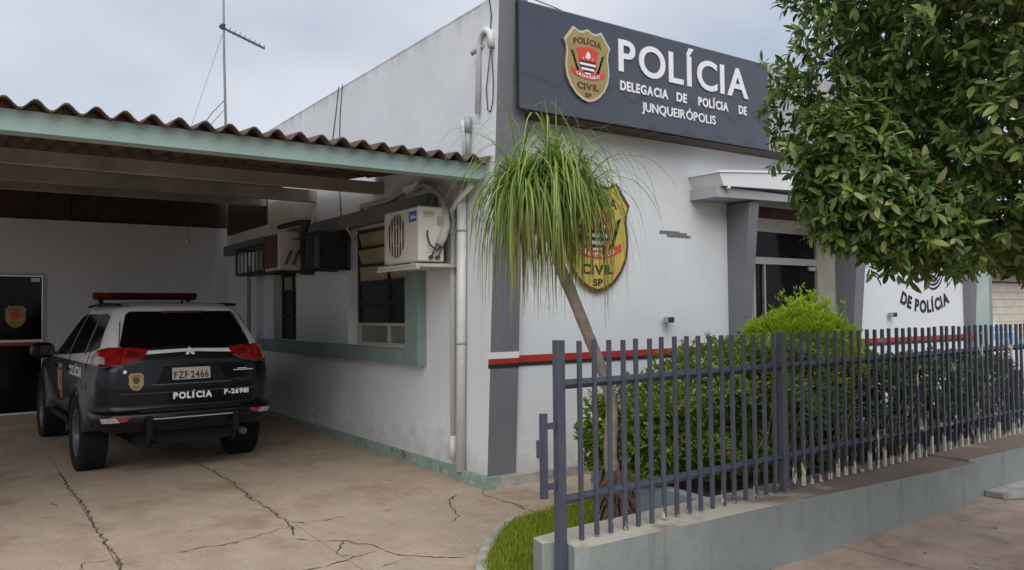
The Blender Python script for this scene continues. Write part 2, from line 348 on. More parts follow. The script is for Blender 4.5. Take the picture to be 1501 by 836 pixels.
def text_block(mb, text, fn, u0, u1, v0, v1, d=0.002, gap=0.1, space=0.35, bold=0.02, mi=0):
    L, w = layout(text, gap, space, bold); sx = (u1-u0)/w; sy = v1-v0
    for ch, v, f in L: text_thick(mb, [(u0+p[0]*sx, v0+p[1]*sy) for p in v], f, fn, d, mi)

def shield_outline(n=6):
    key = [(0.0, 1.0), (0.09, 0.965), (0.18, 0.955), (0.30, 1.0), (0.40, 0.90), (0.5, 0.80), (0.455, 0.72), (0.445, 0.63), (0.468, 0.52), (0.47, 0.42), (0.44, 0.30), (0.37, 0.19), (0.25, 0.085), (0.12, 0.025), (0.0, 0.0)]
    return key+[(-x, y) for x, y in key[-2:0:-1]]
def inset(poly, k, c=(0, 0.5)): return [((x-c[0])*k+c[0], (y-c[1])*k+c[1]) for x, y in poly]
def leafrow(side):
    P = []
    for i in range(5):
        y = 0.40+i*0.055; x = side*(0.19+0.03*i*0.9)
        P.append([(x, y), (x+side*0.05, y+0.015), (x+side*0.075, y+0.06), (x+side*0.02, y+0.05)])
    P.append([(side*0.15, 0.385), (side*0.24, 0.42), (side*0.34, 0.66), (side*0.30, 0.66), (side*0.22, 0.47)])
    return P
def badge(parent, fn, gold, rimc='frame_cream', thick=0.02, detail=True, step=0.0015, name='badge', field='badge_red'):
    """crest shield in unit coordinates (u -.5...5, v 0..1), carried by fn(u, v, d)"""
    base = MB().prism(shield_outline(), fn, thick).build(name, gold, parent)
    def lay(polys, z, m, nm):
        mb = MB()
        for p in polys: mb.prism(p, lambda u, v, d: fn(u, v, thick+z+d), step)
        return mb.build(nm, m, base if parent else base)
    t = thick
    edge = MB(); so = shield_outline(); si = inset(so, 0.93)
    for i in range(len(so)):
        j = (i+1) % len(so); a, b, c, dd = so[i], so[j], si[j], si[i]
        edge.add([fn(*a, t+step), fn(*b, t+step), fn(*c, t+step), fn(*dd, t+step)], [(0, 1, 2, 3)])
    edge.build('rim', rimc, base)
    dsh = [(-0.25*1.0, 0.70), (-0.12, 0.745), (0.12, 0.745), (0.25, 0.70), (0.20, 0.66), (0.20, 0.50), (0.13, 0.40), (0.0, 0.365), (-0.13, 0.40), (-0.20, 0.50), (-0.20, 0.66)]
    lay([dsh], 0, field, 'crest_field')
    if detail:
        st = []
        for k in range(6):
            y1 = 0.56-k*0.032; y0 = y1-0.032; w = 0.17 if k < 3 else 0.17-0.035*(k-2)
            st.append((k, [(-w, y0), (w, y0), (w, y1), (-w, y1)]))
        lay([p for k, p in st if k % 2 == 0], step, 'badge_black', 'black_stripes'); lay([p for k, p in st if k % 2], step, 'letter_white', 'white_stripes')
        lay([[(-0.05, 0.60), (0.02, 0.585), (0.06, 0.62), (0.05, 0.665), (0.0, 0.69), (-0.03, 0.655)], [(-0.11, 0.585), (-0.08, 0.585), (-0.095, 0.61)], [(0.09, 0.585), (0.12, 0.585), (0.105, 0.61)]], step, 'letter_white', 'crest_map')
        lay(leafrow(1), step*0.5, 'badge_green', 'laurel'); lay(leafrow(-1), step*0.5, 'badge_green', 'laurel')
        ban = []
        N_ = 10
        for i in range(N_):
            a0, a1 = -0.36+0.72*i/N_, -0.36+0.72*(i+1)/N_
            q = lambda a: 0.305+0.55*a*a
            ban.append([(a0, q(a0)), (a1, q(a1)), (a1, q(a1)+0.075), (a0, q(a0)+0.075)])
        lay(ban, step*1.6, 'badge_red', 'banner')
    bc = 'badge_brown' if gold != 'badge_yellow' else 'badge_black'
    mb = MB()
    arch = lambda u, v, d: fn(u, v-0.35*u*u, t+step*(0.2)+d)
    text_block(mb, 'POLÍCIA', arch, -0.30, 0.30, 0.79, 0.87, step*2, bold=0.03); mb.build('lettering', bc, base); mb = MB()
    text_block(mb, 'CIVIL', lambda u, v, d: fn(u, v+0.25*u*u, t+step*0.2+d), -0.23, 0.23, 0.165, 0.25, step*2, bold=0.03); mb.build('lettering', bc, base); mb = MB()
    text_block(mb, 'SP', lambda u, v, d: fn(u, v, t+step*0.2+d), -0.07, 0.07, 0.065, 0.125, step*2, bold=0.03)
    mb.build('lettering', bc, base)
    if detail:
        mb = MB(); text_block(mb, 'SÃO PAULO', lambda u, v, d: fn(u, v+0.55*u*u, t+step*3.2+d), -0.25, 0.25, 0.322, 0.362, step, bold=0.02); mb.build('banner_lettering', 'letter_white', base)
    return base

# ================================================================== SETTING
def zg(y): return 0.011*y if y > 0 else 0.022*y
g = MB(); S = 700
g.add([(-S, -S, -0.32), (S, -S, -0.32), (S, S, -0.32), (-S, S, -0.32)], [(0, 1, 2, 3)]); structure(g.build('ground', 'ground_earth'))

# driveway: poured slabs 1.3 m apart, two joints opened up and crumbling
drive = MB(); rows = []
for y in [-8, -4, 0, 5, 9.2]: rows.append([(x, y, zg(y)-0.03) for x in (-8.5, 0, 2.6 if y < 1 else 0.0)])
drive.grid(rows, smooth=False); drive = structure(drive.build('driveway', 'crack_dark'))
XJ = [-8.4, -7.1, -5.8, -4.5, -3.2, -1.9, -0.6]; YJ = [-7.6, -6.3, -5.0, -3.7, -2.4, -1.1, 0.2, 1.5, 2.8, 4.1, 5.4, 6.7, 8.0, 9.2]
def jag(n, a): return [random.uniform(-a, a) for _ in range(n)]
jx = {}; 
for x in XJ:
    for k in range(len(YJ)-1):
        amp = 0.006 if abs(x+3.2) < .1 or (abs(x+1.9) < .1) else 0.002
        jx[(x, k)] = jag(7, amp)
for i in range(len(XJ)):
    x0 = XJ[i]; x1 = XJ[i+1] if i+1 < len(XJ) else None
    for k in range(len(YJ)-1):
        y0, y1 = YJ[k], YJ[k+1]
        xe = x1 if x1 is not None else (0.0 if y0 > 0.1 else 2.5)
        wide0 = 0.003 if x0 in (-3.2, -1.9) and y0 < 4 else 0.002
        wide1 = 0.003 if xe in (-3.2, -1.9) and y0 < 4 else 0.002
        if y1 < -2.3 and x0 > -1.0: continue
        if y1 < -2.3 and x1 is not None and x1 > -1.0: xe = -1.36; wide1 = 0; jx[(xe, k)] = [0.0]*7
        mb = MB(); L_, R_ = [], []
        for q in range(7):
            y = y0+0.0025+(y1-y0-0.005)*q/6
            L_.append((x0+wide0+jx[(x0, k)][q], y)); R_.append((xe-(wide1 if x1 is not None else 0)+(jx[(xe, k)][q] if x1 is not None else 0), y))
        top = L_+R_[::-1]
        mb.prism(top, lambda u, v, d: (u, v, zg(v)+d-0.03), 0.03)
        mb.build('concrete_slab', 'driveway_concrete', drive)
cracks = [[(-1.89, -0.02), (-1.83, -0.15), (-1.63, -0.15), (-1.47, -0.14)], [(-1.95, -0.16), (-2.2, -0.26), (-2.46, -0.35), (-2.64, -0.32), (-2.82, -0.35)],
          [(-2.07, -0.46), (-1.93, -0.62), (-1.77, -0.74), (-1.62, -0.96), (-1.59, -1.13), (-1.57, -1.27), (-1.41, -1.41), (-1.21, -1.6)], [(-1.91, -1.03), (-1.76, -0.75)],
          [(-1.65, -1.09), (-2.06, -1.2), (-2.32, -1.19)], [(-3.44, -0.38), (-3.4, -0.24), (-3.22, -0.24)], [(-3.4, 1.81), (-3.39, 1.66), (-3.36, 1.57)],
          [(-0.05, 0.02), (-0.16, -0.19), (-0.12, -0.54), (-0.14, -0.95), (-0.14, -1.1)], [(-1.48, -1.36), (-1.73, -1.4), (-1.82, -1.44)], [(-0.37, -0.02), (-0.58, -0.26), (-0.71, -0.65), (-0.88, -0.78)], [(-1.95, 3.3), (-1.9, 2.5), (-1.87, 1.7), (-1.93, 0.9), (-1.91, 0.4), (-1.94, -0.14), (-2.02, -0.44)], [(-3.2, 3.2), (-3.22, 2.4), (-3.18, 1.5), (-3.2, 0.7), (-3.19, -0.2), (-3.21, -0.9)]]
for ci, c in enumerate(cracks):
    w = 0.0065 if ci >= 10 else random.uniform(0.0025, 0.005)
    pts = []
    for a, b in zip(c, c[1:]):
        n = max(2, int(math.dist(a, b)/0.045))
        for k in range(n):
            t = k/n; j = 0.018
            pts.append((a[0]+(b[0]-a[0])*t+random.uniform(-j, j), a[1]+(b[1]-a[1])*t+random.uniform(-j, j)))
    pts.append(c[-1])
    Lp, Rp = [], []
    for i, p in enumerate(pts):
        q = pts[min(i+1, len(pts)-1)]; o = pts[max(i-1, 0)]; d = Vector((q[0]-o[0], q[1]-o[1])); d.normalize()
        ww = w*random.choice((0.3, 0.6, 0.9, 1.2, 2.0))*(1 if 0 < i < len(pts)-1 else 0.1)
        Lp.append((p[0]-d.y*ww, p[1]+d.x*ww, zg(p[1])+0.0035)); Rp.append((p[0]+d.y*ww, p[1]-d.x*ww, zg(p[1])+0.0035))
    MB().grid([Lp, Rp], smooth=False).build('crack', 'crack_dark', drive)

# pavement in front of the low wall
walk = MB().add([(-3.2, -8.5, -0.16), (16, -8.5, 0.05), (16, -2.5, 0.05), (-1.0, -2.5, -0.16)], [(0, 1, 2, 3)]); walk = structure(walk.build('pavement', 'crack_dark'))
def zw(x): return -0.10+0.036*max(0, min(x-0.4, 3.2))
ys = [-8.4, -6.9, -5.4, -3.95, -2.7]
xs = [-1.9+1.42*i for i in range(10)]
for i in range(len(xs)-1):
    for k in range(len(ys)-1):
        e = 0.004
        off = 0.25 if k % 2 else 0
        x0, x1, y0, y1 = max(-1.352, xs[i]+e+off) if i else -1.352, xs[i+1]-e+off, ys[k]+e, ys[k+1]-e
        t = random.uniform(-0.006, 0.006)
        MB().prism([(x0, y0), (x1, y0+random.uniform(-.003, .003)), (x1, y1), (x0, y1)], lambda u, v, d: (u, v, zw(u)-0.04+t+d), 0.04).build('paving_slab', 'sidewalk_concrete', walk)
MB().prism([(3.3, -3.05), (3.9, -3.5), (5.4, -3.45), (5.4, -2.9), (3.3, -2.9)], lambda u, v, d: (u, v, zw(u)+d), 0.045).build('concrete_patch', 'concrete_edge', walk)

# lawn behind the kerb
lawn_out = [(-1.62, -2.85), (-1.42, -2.25), (-1.28, -1.91), (-0.93, -1.49), (-0.62, -1.19), (-0.28, -1.05), (0.09, -1.0), (0.36, -0.98), (0.47, -0.96), (0.33, -2.45), (-1.0, -2.5), (-1.33, -2.75)]
def poly_in(p, poly):
    x, y = p; c = False; j = len(poly)-1
    for i in range(len(poly)):
        a, b = poly[i], poly[j]
        if (a[1] > y) != (b[1] > y) and x < (b[0]-a[0])*(y-a[1])/(b[1]-a[1])+a[0]: c = not c
        j = i
    return c
lawn = MB().prism(lawn_out, lambda u, v, d: (u, v, zg(v)-0.02+d), 0.055).build('lawn', 'lawn_soil'); structure(lawn)
gv, gf = [], []
def zl(y): return zg(y)+0.035
while len(gf) < 17000:
    x, y = random.uniform(-1.62, 0.5), random.uniform(-2.85, -0.95)
    if not poly_in((x, y), lawn_out): continue
    h = random.uniform(0.025, 0.075); a = random.uniform(0, 6.28); b = random.uniform(0, 6.28); l = random.uniform(0, 0.04); w = 0.0035
    z = zl(y)-0.004; k = len(gv)
    gv += [(x-w*math.cos(a), y-w*math.sin(a), z), (x+w*math.cos(a), y+w*math.sin(a), z), (x+l*math.cos(b), y+l*math.sin(b), z+h)]; gf.append((k, k+1, k+2))
mb = MB(); mb.add(gv, gf); o = mb.build('grass', 'grass_blade', None, False)
tag(o, 'short green grass of the corner lawn by the fence', 'grass', kind='stuff')
kb = [(-1.75, -3.6), (-1.72, -2.85), (-1.5, -2.25), (-1.34, -1.91), (-1.18, -1.68), (-0.98, -1.46), (-0.80, -1.28), (-0.64, -1.14), (-0.46, -1.03), (-0.28, -0.965)]
A_, B_, C_, D_ = [], [], [], []
for i, p in enumerate(kb):
    q = kb[min(i+1, len(kb)-1)]; o_ = kb[max(i-1, 0)]; d = Vector((q[0]-o_[0], q[1]-o_[1])).normalized(); n_ = (d.y, -d.x); wd = 0.075 if i < 8 else 0.04
    z = zg(p[1]); t_ = 0.045 if i < 9 else 0.01
    A_.append((p[0]-n_[0]*0.012, p[1]-n_[1]*0.012, z-0.02)); B_.append((p[0], p[1], z+t_)); C_.append((p[0]+n_[0]*wd, p[1]+n_[1]*wd, z+t_)); D_.append((p[0]+n_[0]*wd, p[1]+n_[1]*wd, z-0.02))
ko = MB().grid([A_, B_, C_, D_], smooth=False).build('kerb', 'concrete_edge'); structure(ko)

# ================================================================== POLICE STATION
st = thing('police_station', 'single-storey white police station with grey leaning pilasters and a red band', 'building', (4.7, 3.0, 0))
TOP = 4.6
# --- side wall along the driveway (face x = 0) with recessed windows
sw = MB()
ops = [(1.46, 3.24, 1.27, 2.71), (5.13, 6.15, 1.27, 2.5), (6.98, 7.55, 1.27, 2.5)]          # y0 y1 z0 z1
ycuts = [0.04]+[v for o in ops for v in o[:2]]+[8.73]
sw.box((0, 0.04, 0), (0.25, 8.73, 1.27)); sw.box((0, 0.04, 2.71), (0.25, 12.0, TOP))
for a, b in ((0.04, 1.46), (3.24, 5.13), (6.15, 6.98), (7.55, 8.73)): sw.box((0, a, 1.27), (0.25, b, 2.71))
for (a, b, z0, z1) in ops[1:]: sw.box((0, a, z1), (0.25, b, 2.71))
sw.build('side_wall', 'plaster_white', st)
fl = MB(); fl.box((0.0, 11.75, 0), (9.5, 12, TOP)); fl.box((9.25, 0.25, 0), (9.495, 11.75, TOP)); fl.box((0.25, 0.25, TOP-0.3), (9.25, 11.75, TOP-0.15)); fl.build('back_wall', 'plaster_white', st)
MB().box((-0.004, 0.0, TOP), (0.26, 12.01, TOP+0.014)).build('coping', 'plaster_white', st)
# --- front wall (face y = 0)
fwl = MB(); fwl.box((0.25, 0, 0), (3.44, 0.25, 3.55)); fwl.box((5.9, 0, 0), (9.5, 0.25, 3.55)); fwl.box((3.44, 0, 2.98), (5.9, 0.25, 3.55))
fwl.box((0.0, 0.0, 0.0), (0.25, 0.04, 3.55)); fwl.build('front_wall', 'plaster_white', st)
rc = MB(); rc.box((5.67, 0.0, 0), (5.90, 0.30, 2.98)); rc.box((3.44, 0.30, 2.72), (5.9, 0.45, 2.98)); rc.box((3.3, 0.25, 0), (3.44, 0.45, 2.98)); rc.box((3.44, 0.30, 0), (4.25, 0.45, 2.72)); rc.build('entrance_reveal', 'plaster_cream', st); MB().box((3.44, 0.27, 2.84), (5.66, 0.298, 2.975)).build('header_shade', 'soffit_brown', st)  # brown panel puts the shade above the door header into colour
# --- fascia beam above and its brown soffit
fa = MB(); fa.box((0.315, -0.28, 3.565), (9.5, 0.0, TOP)); fa.build('fascia', 'light_grey_paint', st)
so = MB(); so.box((0.315, -0.275, 3.545), (9.5, -0.002, 3.565)); so.build('soffit', 'soffit_brown', st)
# --- leaning pilasters
def pilaster(x0, x1, ztop, y0b, y0t, mats, zb=0.12):
    p = MB(); a = [(x0, y0b, zb), (x1, y0b, zb), (x1, y0t, ztop), (x0, y0t, ztop)]; yb = -0.004 if y0b < -0.004 else 0.0
    b = [(x0, 0.03, zb), (x1, 0.03, zb), (x1, 0.03, ztop), (x0, 0.03, ztop)]
    p.add(a+b, [(0, 1, 2, 3)], 0); k = 0
    p.f += [(4, 7, 6, 5), (1, 5, 6, 2), (3, 2, 6, 7), (0, 4, 5, 1)]; p.m += [0]*4; p.sm += [False]*4
    p.f += [(0, 3, 7, 4)]; p.m += [1]; p.sm += [False]
    return p.build('pilaster', mats, st)
pilaster(-0.012, 0.313, TOP+0.012, -0.012, -0.286, ['grey_paint', 'plaster_white'])
pilaster(3.43, 3.60, 2.90, -0.06, -0.34, ['grey_paint', 'grey_paint'])
pilaster(5.66, 5.86, 2.90, -0.10, -0.34, ['grey_paint', 'grey_paint'])
pilaster(9.04, 9.22, 3.54, -0.03, -0.22, ['grey_paint', 'grey_paint'])
# --- red band with its dark lower edge
for xa, xb in ((0.318, 3.40), (5.88, 9.05)):
    MB().box((xa, -0.014, 1.165), (xb, -0.0005, 1.232)).build('red_band', 'stripe_red', st)
    MB().box((xa, -0.010, 1.13), (xb, -0.0005, 1.163)).build('black_band', 'stripe_black', st)
def lean(z): return -0.012-0.274*(z-0.12)/(TOP+0.012-0.12)
for z0, z1, mm, nm in ((1.215, 1.275, 'letter_white', 'white_band'), (1.165, 1.213, 'stripe_red', 'red_band'), (1.125, 1.163, 'stripe_black', 'black_band')):
    q = MB()
    q.add([(-0.014, lean(z0)-0.004, z0), (0.315, lean(z0)-0.004, z0), (0.315, lean(z1)-0.004, z1), (-0.014, lean(z1)-0.004, z1), (-0.014, lean(z0)+0.03, z0), (0.315, lean(z0)+0.03, z0), (0.315, lean(z1)+0.03, z1), (-0.014, lean(z1)+0.03, z1)],
          [(0, 1, 2, 3), (0, 3, 7, 4), (3, 2, 6, 7), (0, 4, 5, 1), (1, 5, 6, 2)]); q.build(nm, mm, st)
rbe = MB(); rbe.box((9.05, -0.115, 1.165), (9.23, -0.099, 1.232)); rbe.build('red_band', 'stripe_red', st)
# --- plinths
pb = MB()
def plinth(poly, h, mm): MB().prism(poly, lambda u, v, d: (u, v, -0.05+d), h+0.05).build('plinth', mm, st)
plinth([(-0.035, 0.44), (0.0, 0.44), (0.0, 8.7), (-0.035, 8.7)], 0.13, 'base_green')
plinth([(-0.065, -0.055), (0.10, -0.055), (0.10, -0.004), (-0.0, 0.0), (-0.0, 0.43), (-0.06, 0.43)], 0.115, 'base_green')
plinth([(0.105, -0.06), (3.42, -0.05), (3.42, -0.001), (0.105, -0.013)], 0.10, 'concrete_edge')
plinth([(5.9, -0.05), (9.5, -0.05), (9.5, -0.001), (5.9, -0.001)], 0.10, 'concrete_edge')
# --- long green window sill, jamb and grey lintel band on the driveway side
sl = MB(); sl.box((-0.11, 1.46, 1.09), (0.0, 6.6, 1.262)); sl.box((0.001, 1.47, 1.20), (0.14, 3.23, 1.268)); sl.build('window_sill', 'sill_green', st)
jb = MB(); jb.box((-0.11, 1.17, 1.09), (0.0, 1.455, 2.85)); jb.build('window_jamb', 'sill_green', st)
lb = MB(); lb.box((-0.14, 0.9, 2.715), (0.0, 8.5, 2.885)); lb.build('lintel_band', 'band_grey', st)
pl_ = MB(); pl_.box((-0.11, 6.66, 1.10), (0.0, 6.95, 2.70)); pl_.build('wall_pier', 'plaster_white', st)
# --- windows
def window(y0, y1, z0, z1, cols, rows):
    x = 0.155; f = MB(); f.box((x-0.02, y0, z0), (x+0.03, y0+0.045, z1)); f.box((x-0.02, y1-0.045, z0), (x+0.03, y1, z1)); f.box((x-0.02, y0+0.045, z1-0.04), (x+0.03, y1-0.045, z1)); f.box((x-0.02, y0+0.045, z0), (x+0.03, y1-0.045, z0+0.03))
    w = f.build('window', 'steel_black', st)
    ys_ = [y0+0.045+(y1-y0-0.09)*i/cols for i in range(cols+1)]
    for (a, b, pm, fm, proud) in rows:
        bb = MB(); bb.box((x-0.035, y0+0.045, b-0.035), (x+0.02, y1-0.045, b), 0)
        for yy in ys_[1:-1]: bb.box((x-0.03, yy-0.018, a), (x+0.015, yy+0.018, b-0.037), 0)
        if fm != 'steel_black': bb.box((x-0.035, y0+0.046, a), (x+0.02, y1-0.046, a+0.03)); bb.box((x-0.033, y1-0.085, a+0.03), (x+0.02, y1-0.046, b-0.037))
        bb.build('glazing_bar', fm, w)
        for i in range(cols):
            t = random.uniform(-0.012, 0.012)
            MB().add([(x+t, ys_[i]+0.012, a), (x-t, ys_[i+1]-0.012, a), (x+t*0.5+proud, ys_[i+1]-0.012, b-0.03), (x-t*0.5+proud, ys_[i]+0.012, b-0.03), (x+t+.01, ys_[i]+0.012, a), (x-t+.01, ys_[i+1]-0.012, a), (x+t*0.5+proud+.01, ys_[i+1]-0.012, b-0.03), (x-t*0.5+proud+.01, ys_[i]+0.012, b-0.03)],
                     [(0, 1, 2, 3), (4, 7, 6, 5), (0, 4, 5, 1), (1, 5, 6, 2), (2, 6, 7, 3), (3, 7, 4, 0)]).build('pane', pm, w)
    return w
window(1.46, 3.24, 1.27, 2.71, 2, [(1.27, 1.535, 'pane_green', 'frame_cream', 0), (1.535, 1.80, 'pane_black', 'steel_black', 0.01), (1.80, 2.06, 'pane_black', 'steel_black', 0), (2.06, 2.27, 'pane_amber', 'steel_black', -0.02), (2.27, 2.49, 'pane_amber', 'steel_black', -0.03), (2.49, 2.70, 'pane_amber', 'steel_black', -0.02)])
window(5.13, 6.15, 1.27, 2.5, 2, [(1.27, 1.65, 'pane_black', 'steel_black', 0), (1.65, 2.03, 'pane_black', 'steel_black', 0.01), (2.03, 2.27, 'pane_amber', 'steel_black', 0), (2.27, 2.49, 'pane_amber', 'steel_black', 0)])
window(6.98, 7.55, 1.27, 2.5, 1, [(1.27, 1.9, 'pane_black', 'steel_black', 0), (1.9, 2.49, 'pane_black', 'steel_black', 0)])
bk = MB(); bk.box((0.2, 1.4, 1.2), (0.245, 3.3, 2.75)); bk.box((0.2, 5.1, 1.2), (0.245, 6.2, 2.6)); bk.box((0.2, 6.95, 1.2), (0.245, 7.6, 2.6)); bk.build('window_backing', 'steel_black', st)
# --- entrance: canopy, aluminium door set with dark glass
cp = MB()
def slab4(xa, xb, y0, y1, zb0, zb1, zt0, zt1, mb, sl_=0.0):
    mb.add([(xa+sl_, y0, zb0), (xb, y0, zb1), (xb, y1, zb1), (xa+sl_, y1, zb0), (xa, y0, zt0), (xb, y0, zt1), (xb, y1, zt1), (xa, y1, zt0)], [(0, 3, 2, 1), (4, 5, 6, 7), (0, 1, 5, 4), (1, 2, 6, 5), (2, 3, 7, 6), (3, 0, 4, 7)])
slab4(2.80, 6.3, -0.44, 0.0, 3.03, 3.16, 3.17, 3.46, cp, 0.07); canopy = cp.build('canopy', 'plaster_white', st)
c2 = MB(); slab4(2.80, 6.25, -0.39, 0.0, 2.91, 2.99, 3.026, 3.02, c2); c2.build('canopy_beam', 'light_grey_paint', canopy)
c3 = MB(); slab4(2.78, 6.32, -0.455, 0.0, 3.172, 3.462, 3.195, 3.485, c3); c3.build('canopy_edge', 'letter_white', canopy)
MB().tube([(2.96, -0.43, 3.03), (2.96, -0.43, 3.0)], [0.02, 0.028], 10).build('canopy_lamp', 'pvc_white', canopy)
dr = MB(); X0, X1, Y_ = 4.25, 5.67, 0.33
dr.box((X0, Y_-0.05, 0), (X0+0.05, Y_+0.02, 2.72)); dr.box((X1-0.06, Y_-0.05, 0), (X1, Y_+0.02, 2.72)); dr.box((X0+0.05, Y_-0.05, 2.66), (X1-0.06, Y_+0.02, 2.72)); dr.box((X0+0.05, Y_-0.05, 2.24), (X1-0.06, Y_+0.02, 2.33))
dr.box((4.48, Y_-0.045, 0), (4.51, Y_+0.015, 2.238)); door = dr.build('entrance_door', 'aluminium', st)
for a, b, c, d in ((4.305, 5.605, 2.335, 2.655), (4.305, 4.475, 0.03, 2.235), (4.515, 5.605, 0.03, 2.235)): MB().box((a, Y_-0.012, c), (b, Y_-0.002, d)).build('glass', 'glass_dark', door)
MB().box((5.44, Y_-0.06, 2.17), (5.58, Y_-0.014, 2.225), ch=0.006).build('door_closer', 'aluminium', door)
MB().box((4.56, Y_-0.05, 0.98), (4.59, Y_-0.014, 1.14), ch=0.005).build('handle', 'car_chrome', door)
ef = MB(); ef.box((3.44, -0.6, -0.02), (5.67, 0.30, 0.08)); ef.build('doorstep', 'concrete_edge', st)
# --- painted scar where an older sign was taken down
sc_ = MB()
for z0, z1, a, b in ((2.53, 2.545, 2.31, 2.62), (2.505, 2.53, 2.30, 2.74), (2.475, 2.504, 2.42, 2.80)): sc_.box((a, -0.003, z0), (b, -0.0005, z1))
sc_.build('paint_scar', 'band_grey', st)
# --- painted lettering in an arc under the fingerprint emblem, far end of the facade
lt = MB(); Lx, wd = layout('DE POLÍCIA', 0.10, 0.45, 0.05)
cxx, czz, rad, hh = 7.90, 3.27, 1.68, 0.18
span = R(50)
for ch, v, f in Lx:
    pts = []
    for (u, w_) in v:
        a = -span/2+span*(u/wd); rr = rad-hh*w_*1.0
        pts.append((cxx+math.sin(a)*rr, czz-math.cos(a)*rr))
    text_thick(lt, pts, f, lambda u, v, d: (u, -0.0005-d, v), 0.004)
lt.build('lettering', 'lettering_black', st)
fp = MB()
for k in range(7):
    r0 = 0.06+k*0.06; n = 16; a0, a1 = R(-70+6*k), R(75)
    pin, pout = [], []
    for i in range(n+1):
        a = a0+(a1-a0)*i/n; t = 0.034*math.sin(math.pi*i/n)**0.5+0.002
        for rr, L_ in ((r0, pin), (r0+t, pout)): L_.append((8.12+math.sin(a)*rr*0.85, -0.004, 2.40-math.cos(a)*rr*1.05))
    fp.grid([pin, pout], smooth=False)
fp.build('fingerprint_emblem', 'lettering_black', st)

# ================================================================== BIG SIGN ON THE FASCIA
SY = -0.325
sg = thing('fascia_sign', 'wide slate-grey fascia sign with a gold crest and white POLÍCIA lettering', 'sign', (2.0, SY, 3.55))
pn = MB(); rows = []
nx = 40
for z in (3.553, 3.9, 4.25, 4.572): rows.append([(0.175+3.655*i/nx, SY+0.0025*math.sin(i*1.1+z*2.0)*min(1, i/6)*min(1, (nx-i)/3), z) for i in range(nx+1)])
pn.grid(rows)
for a, b in (((0.175, SY, 3.553), (0.19, -0.287, 4.572)), ((3.815, SY+.002, 3.553), (3.83, -0.287, 4.572))): pn.box(a, b)
pn.box((0.19, SY+0.004, 3.5535), (3.815, -0.287, 3.57)); pn.box((0.19, SY+0.004, 4.555), (3.815, -0.287, 4.5715)); pn.build('panel', 'sign_slate', sg, False)
MB().box((0.168, SY-0.006, 3.553), (0.1745, -0.29, 4.572)).build('edge_trim', 'steel_black', sg)
LBF = lambda u, v, d: (u, SY-0.004-d, v)
for text, u0, u1, v0, v1, gap, spc, bold, dd in (('POLÍCIA', 1.42, 3.45, 4.11, 4.435, 0.15, 0.3, 0.018, 0.010), ('DELEGACIA', 1.44, 2.13, 3.915, 4.01, 0.13, 0.3, 0.036, 0.006), ('DE', 2.26, 2.42, 3.915, 4.01, 0.13, 0.3, 0.036, 0.006),
                                        ('POLÍCIA', 2.60, 3.10, 3.915, 4.01, 0.13, 0.3, 0.036, 0.006), ('DE', 3.28, 3.42, 3.915, 4.01, 0.13, 0.3, 0.036, 0.006), ('JUNQUEIRÓPOLIS', 1.74, 2.88, 3.735, 3.83, 0.13, 0.3, 0.018, 0.006)):
    L_, w_ = layout(text, gap, spc, bold); sx = (u1-u0)/w_
    for ch, v, f in L_:
        mb = MB(); text_thick(mb, [(u0+p[0]*sx, v0+p[1]*(v1-v0)) for p in v], f, LBF, dd); mb.build('letter', 'letter_white', sg)
badge(sg, lambda u, v, d: (0.995+u*0.60, SY-0.005-d, 3.715+v*0.73), 'badge_gold', thick=0.02)

# crest on the wall beside the palm
wb = thing('wall_crest', 'big yellow police crest on the front wall behind the drooping palm leaves', 'emblem', (1.35, -0.02, 1.85))
badge(wb, lambda u, v, d: (1.36+u*0.93, -0.006-d, 1.84+v*1.17), 'badge_yellow', 'badge_brown', thick=0.03)

# floodlights
def flood(x, z, label):
    t = thing('wall_floodlight', label, 'light', (x, -0.05, z), 'small grey spotlights on the front wall')
    MB().box((x-0.055, -0.10, z-0.035), (x+0.055, -0.03, z+0.035), ch=0.008).build('lamp_housing', 'pvc_grey', t)
    MB().box((x-0.045, -0.106, z-0.027), (x+0.045, -0.1005, z+0.027)).build('lens', 'cable_black', t)
    MB().box((x-0.012, -0.03, z-0.012), (x+0.012, 0.0, z+0.012)).build('bracket', 'pvc_grey', t)
flood(2.36, 1.55, 'small grey spotlight on the blank wall left of the entrance')
flood(6.88, 1.56, 'small grey spotlight low on the wall left of the black arched lettering')

# ================================================================== CARPORT
SL = 0.088                                                            # the roof climbs towards the back
cpt = thing('carport', 'carport with dark corrugated roof sheets on a pale green front beam', 'carport', (-3.5, 4.0, 0))
def zr(y): return 3.052+SL*(y+0.12)
P_ = 0.183
def roof_sheet(x0, n, y0, y1, dz):
    xs_ = [x0+P_*n*i/(n*8) for i in range(n*8+1)]
    up, lo = [], []
    rt, rb_ = [], []
    for y in (y0, (y0+y1)/2, y1):
        rt.append([(x, y, zr(y)+dz+0.030+0.034*math.cos(2*math.pi*(x+0.02)/P_)) for x in xs_]); rb_.append([(x, y, zr(y)+dz+0.018+0.034*math.cos(2*math.pi*(x+0.02)/P_)) for x in xs_])
    m_ = MB(); m_.grid(rt, smooth=True); m_.grid(rb_, smooth=True); m_.grid([rt[0], rb_[0]], smooth=False); m_.grid([rt[-1], rb_[-1]], smooth=False)
    m_.grid([[r[0] for r in rt], [r[0] for r in rb_]], smooth=False); m_.grid([[r[-1] for r in rt], [r[-1] for r in rb_]], smooth=False)
    return m_.build('roof_sheet', 'roof_fibre', cpt)
k = 0
xr = 0.06
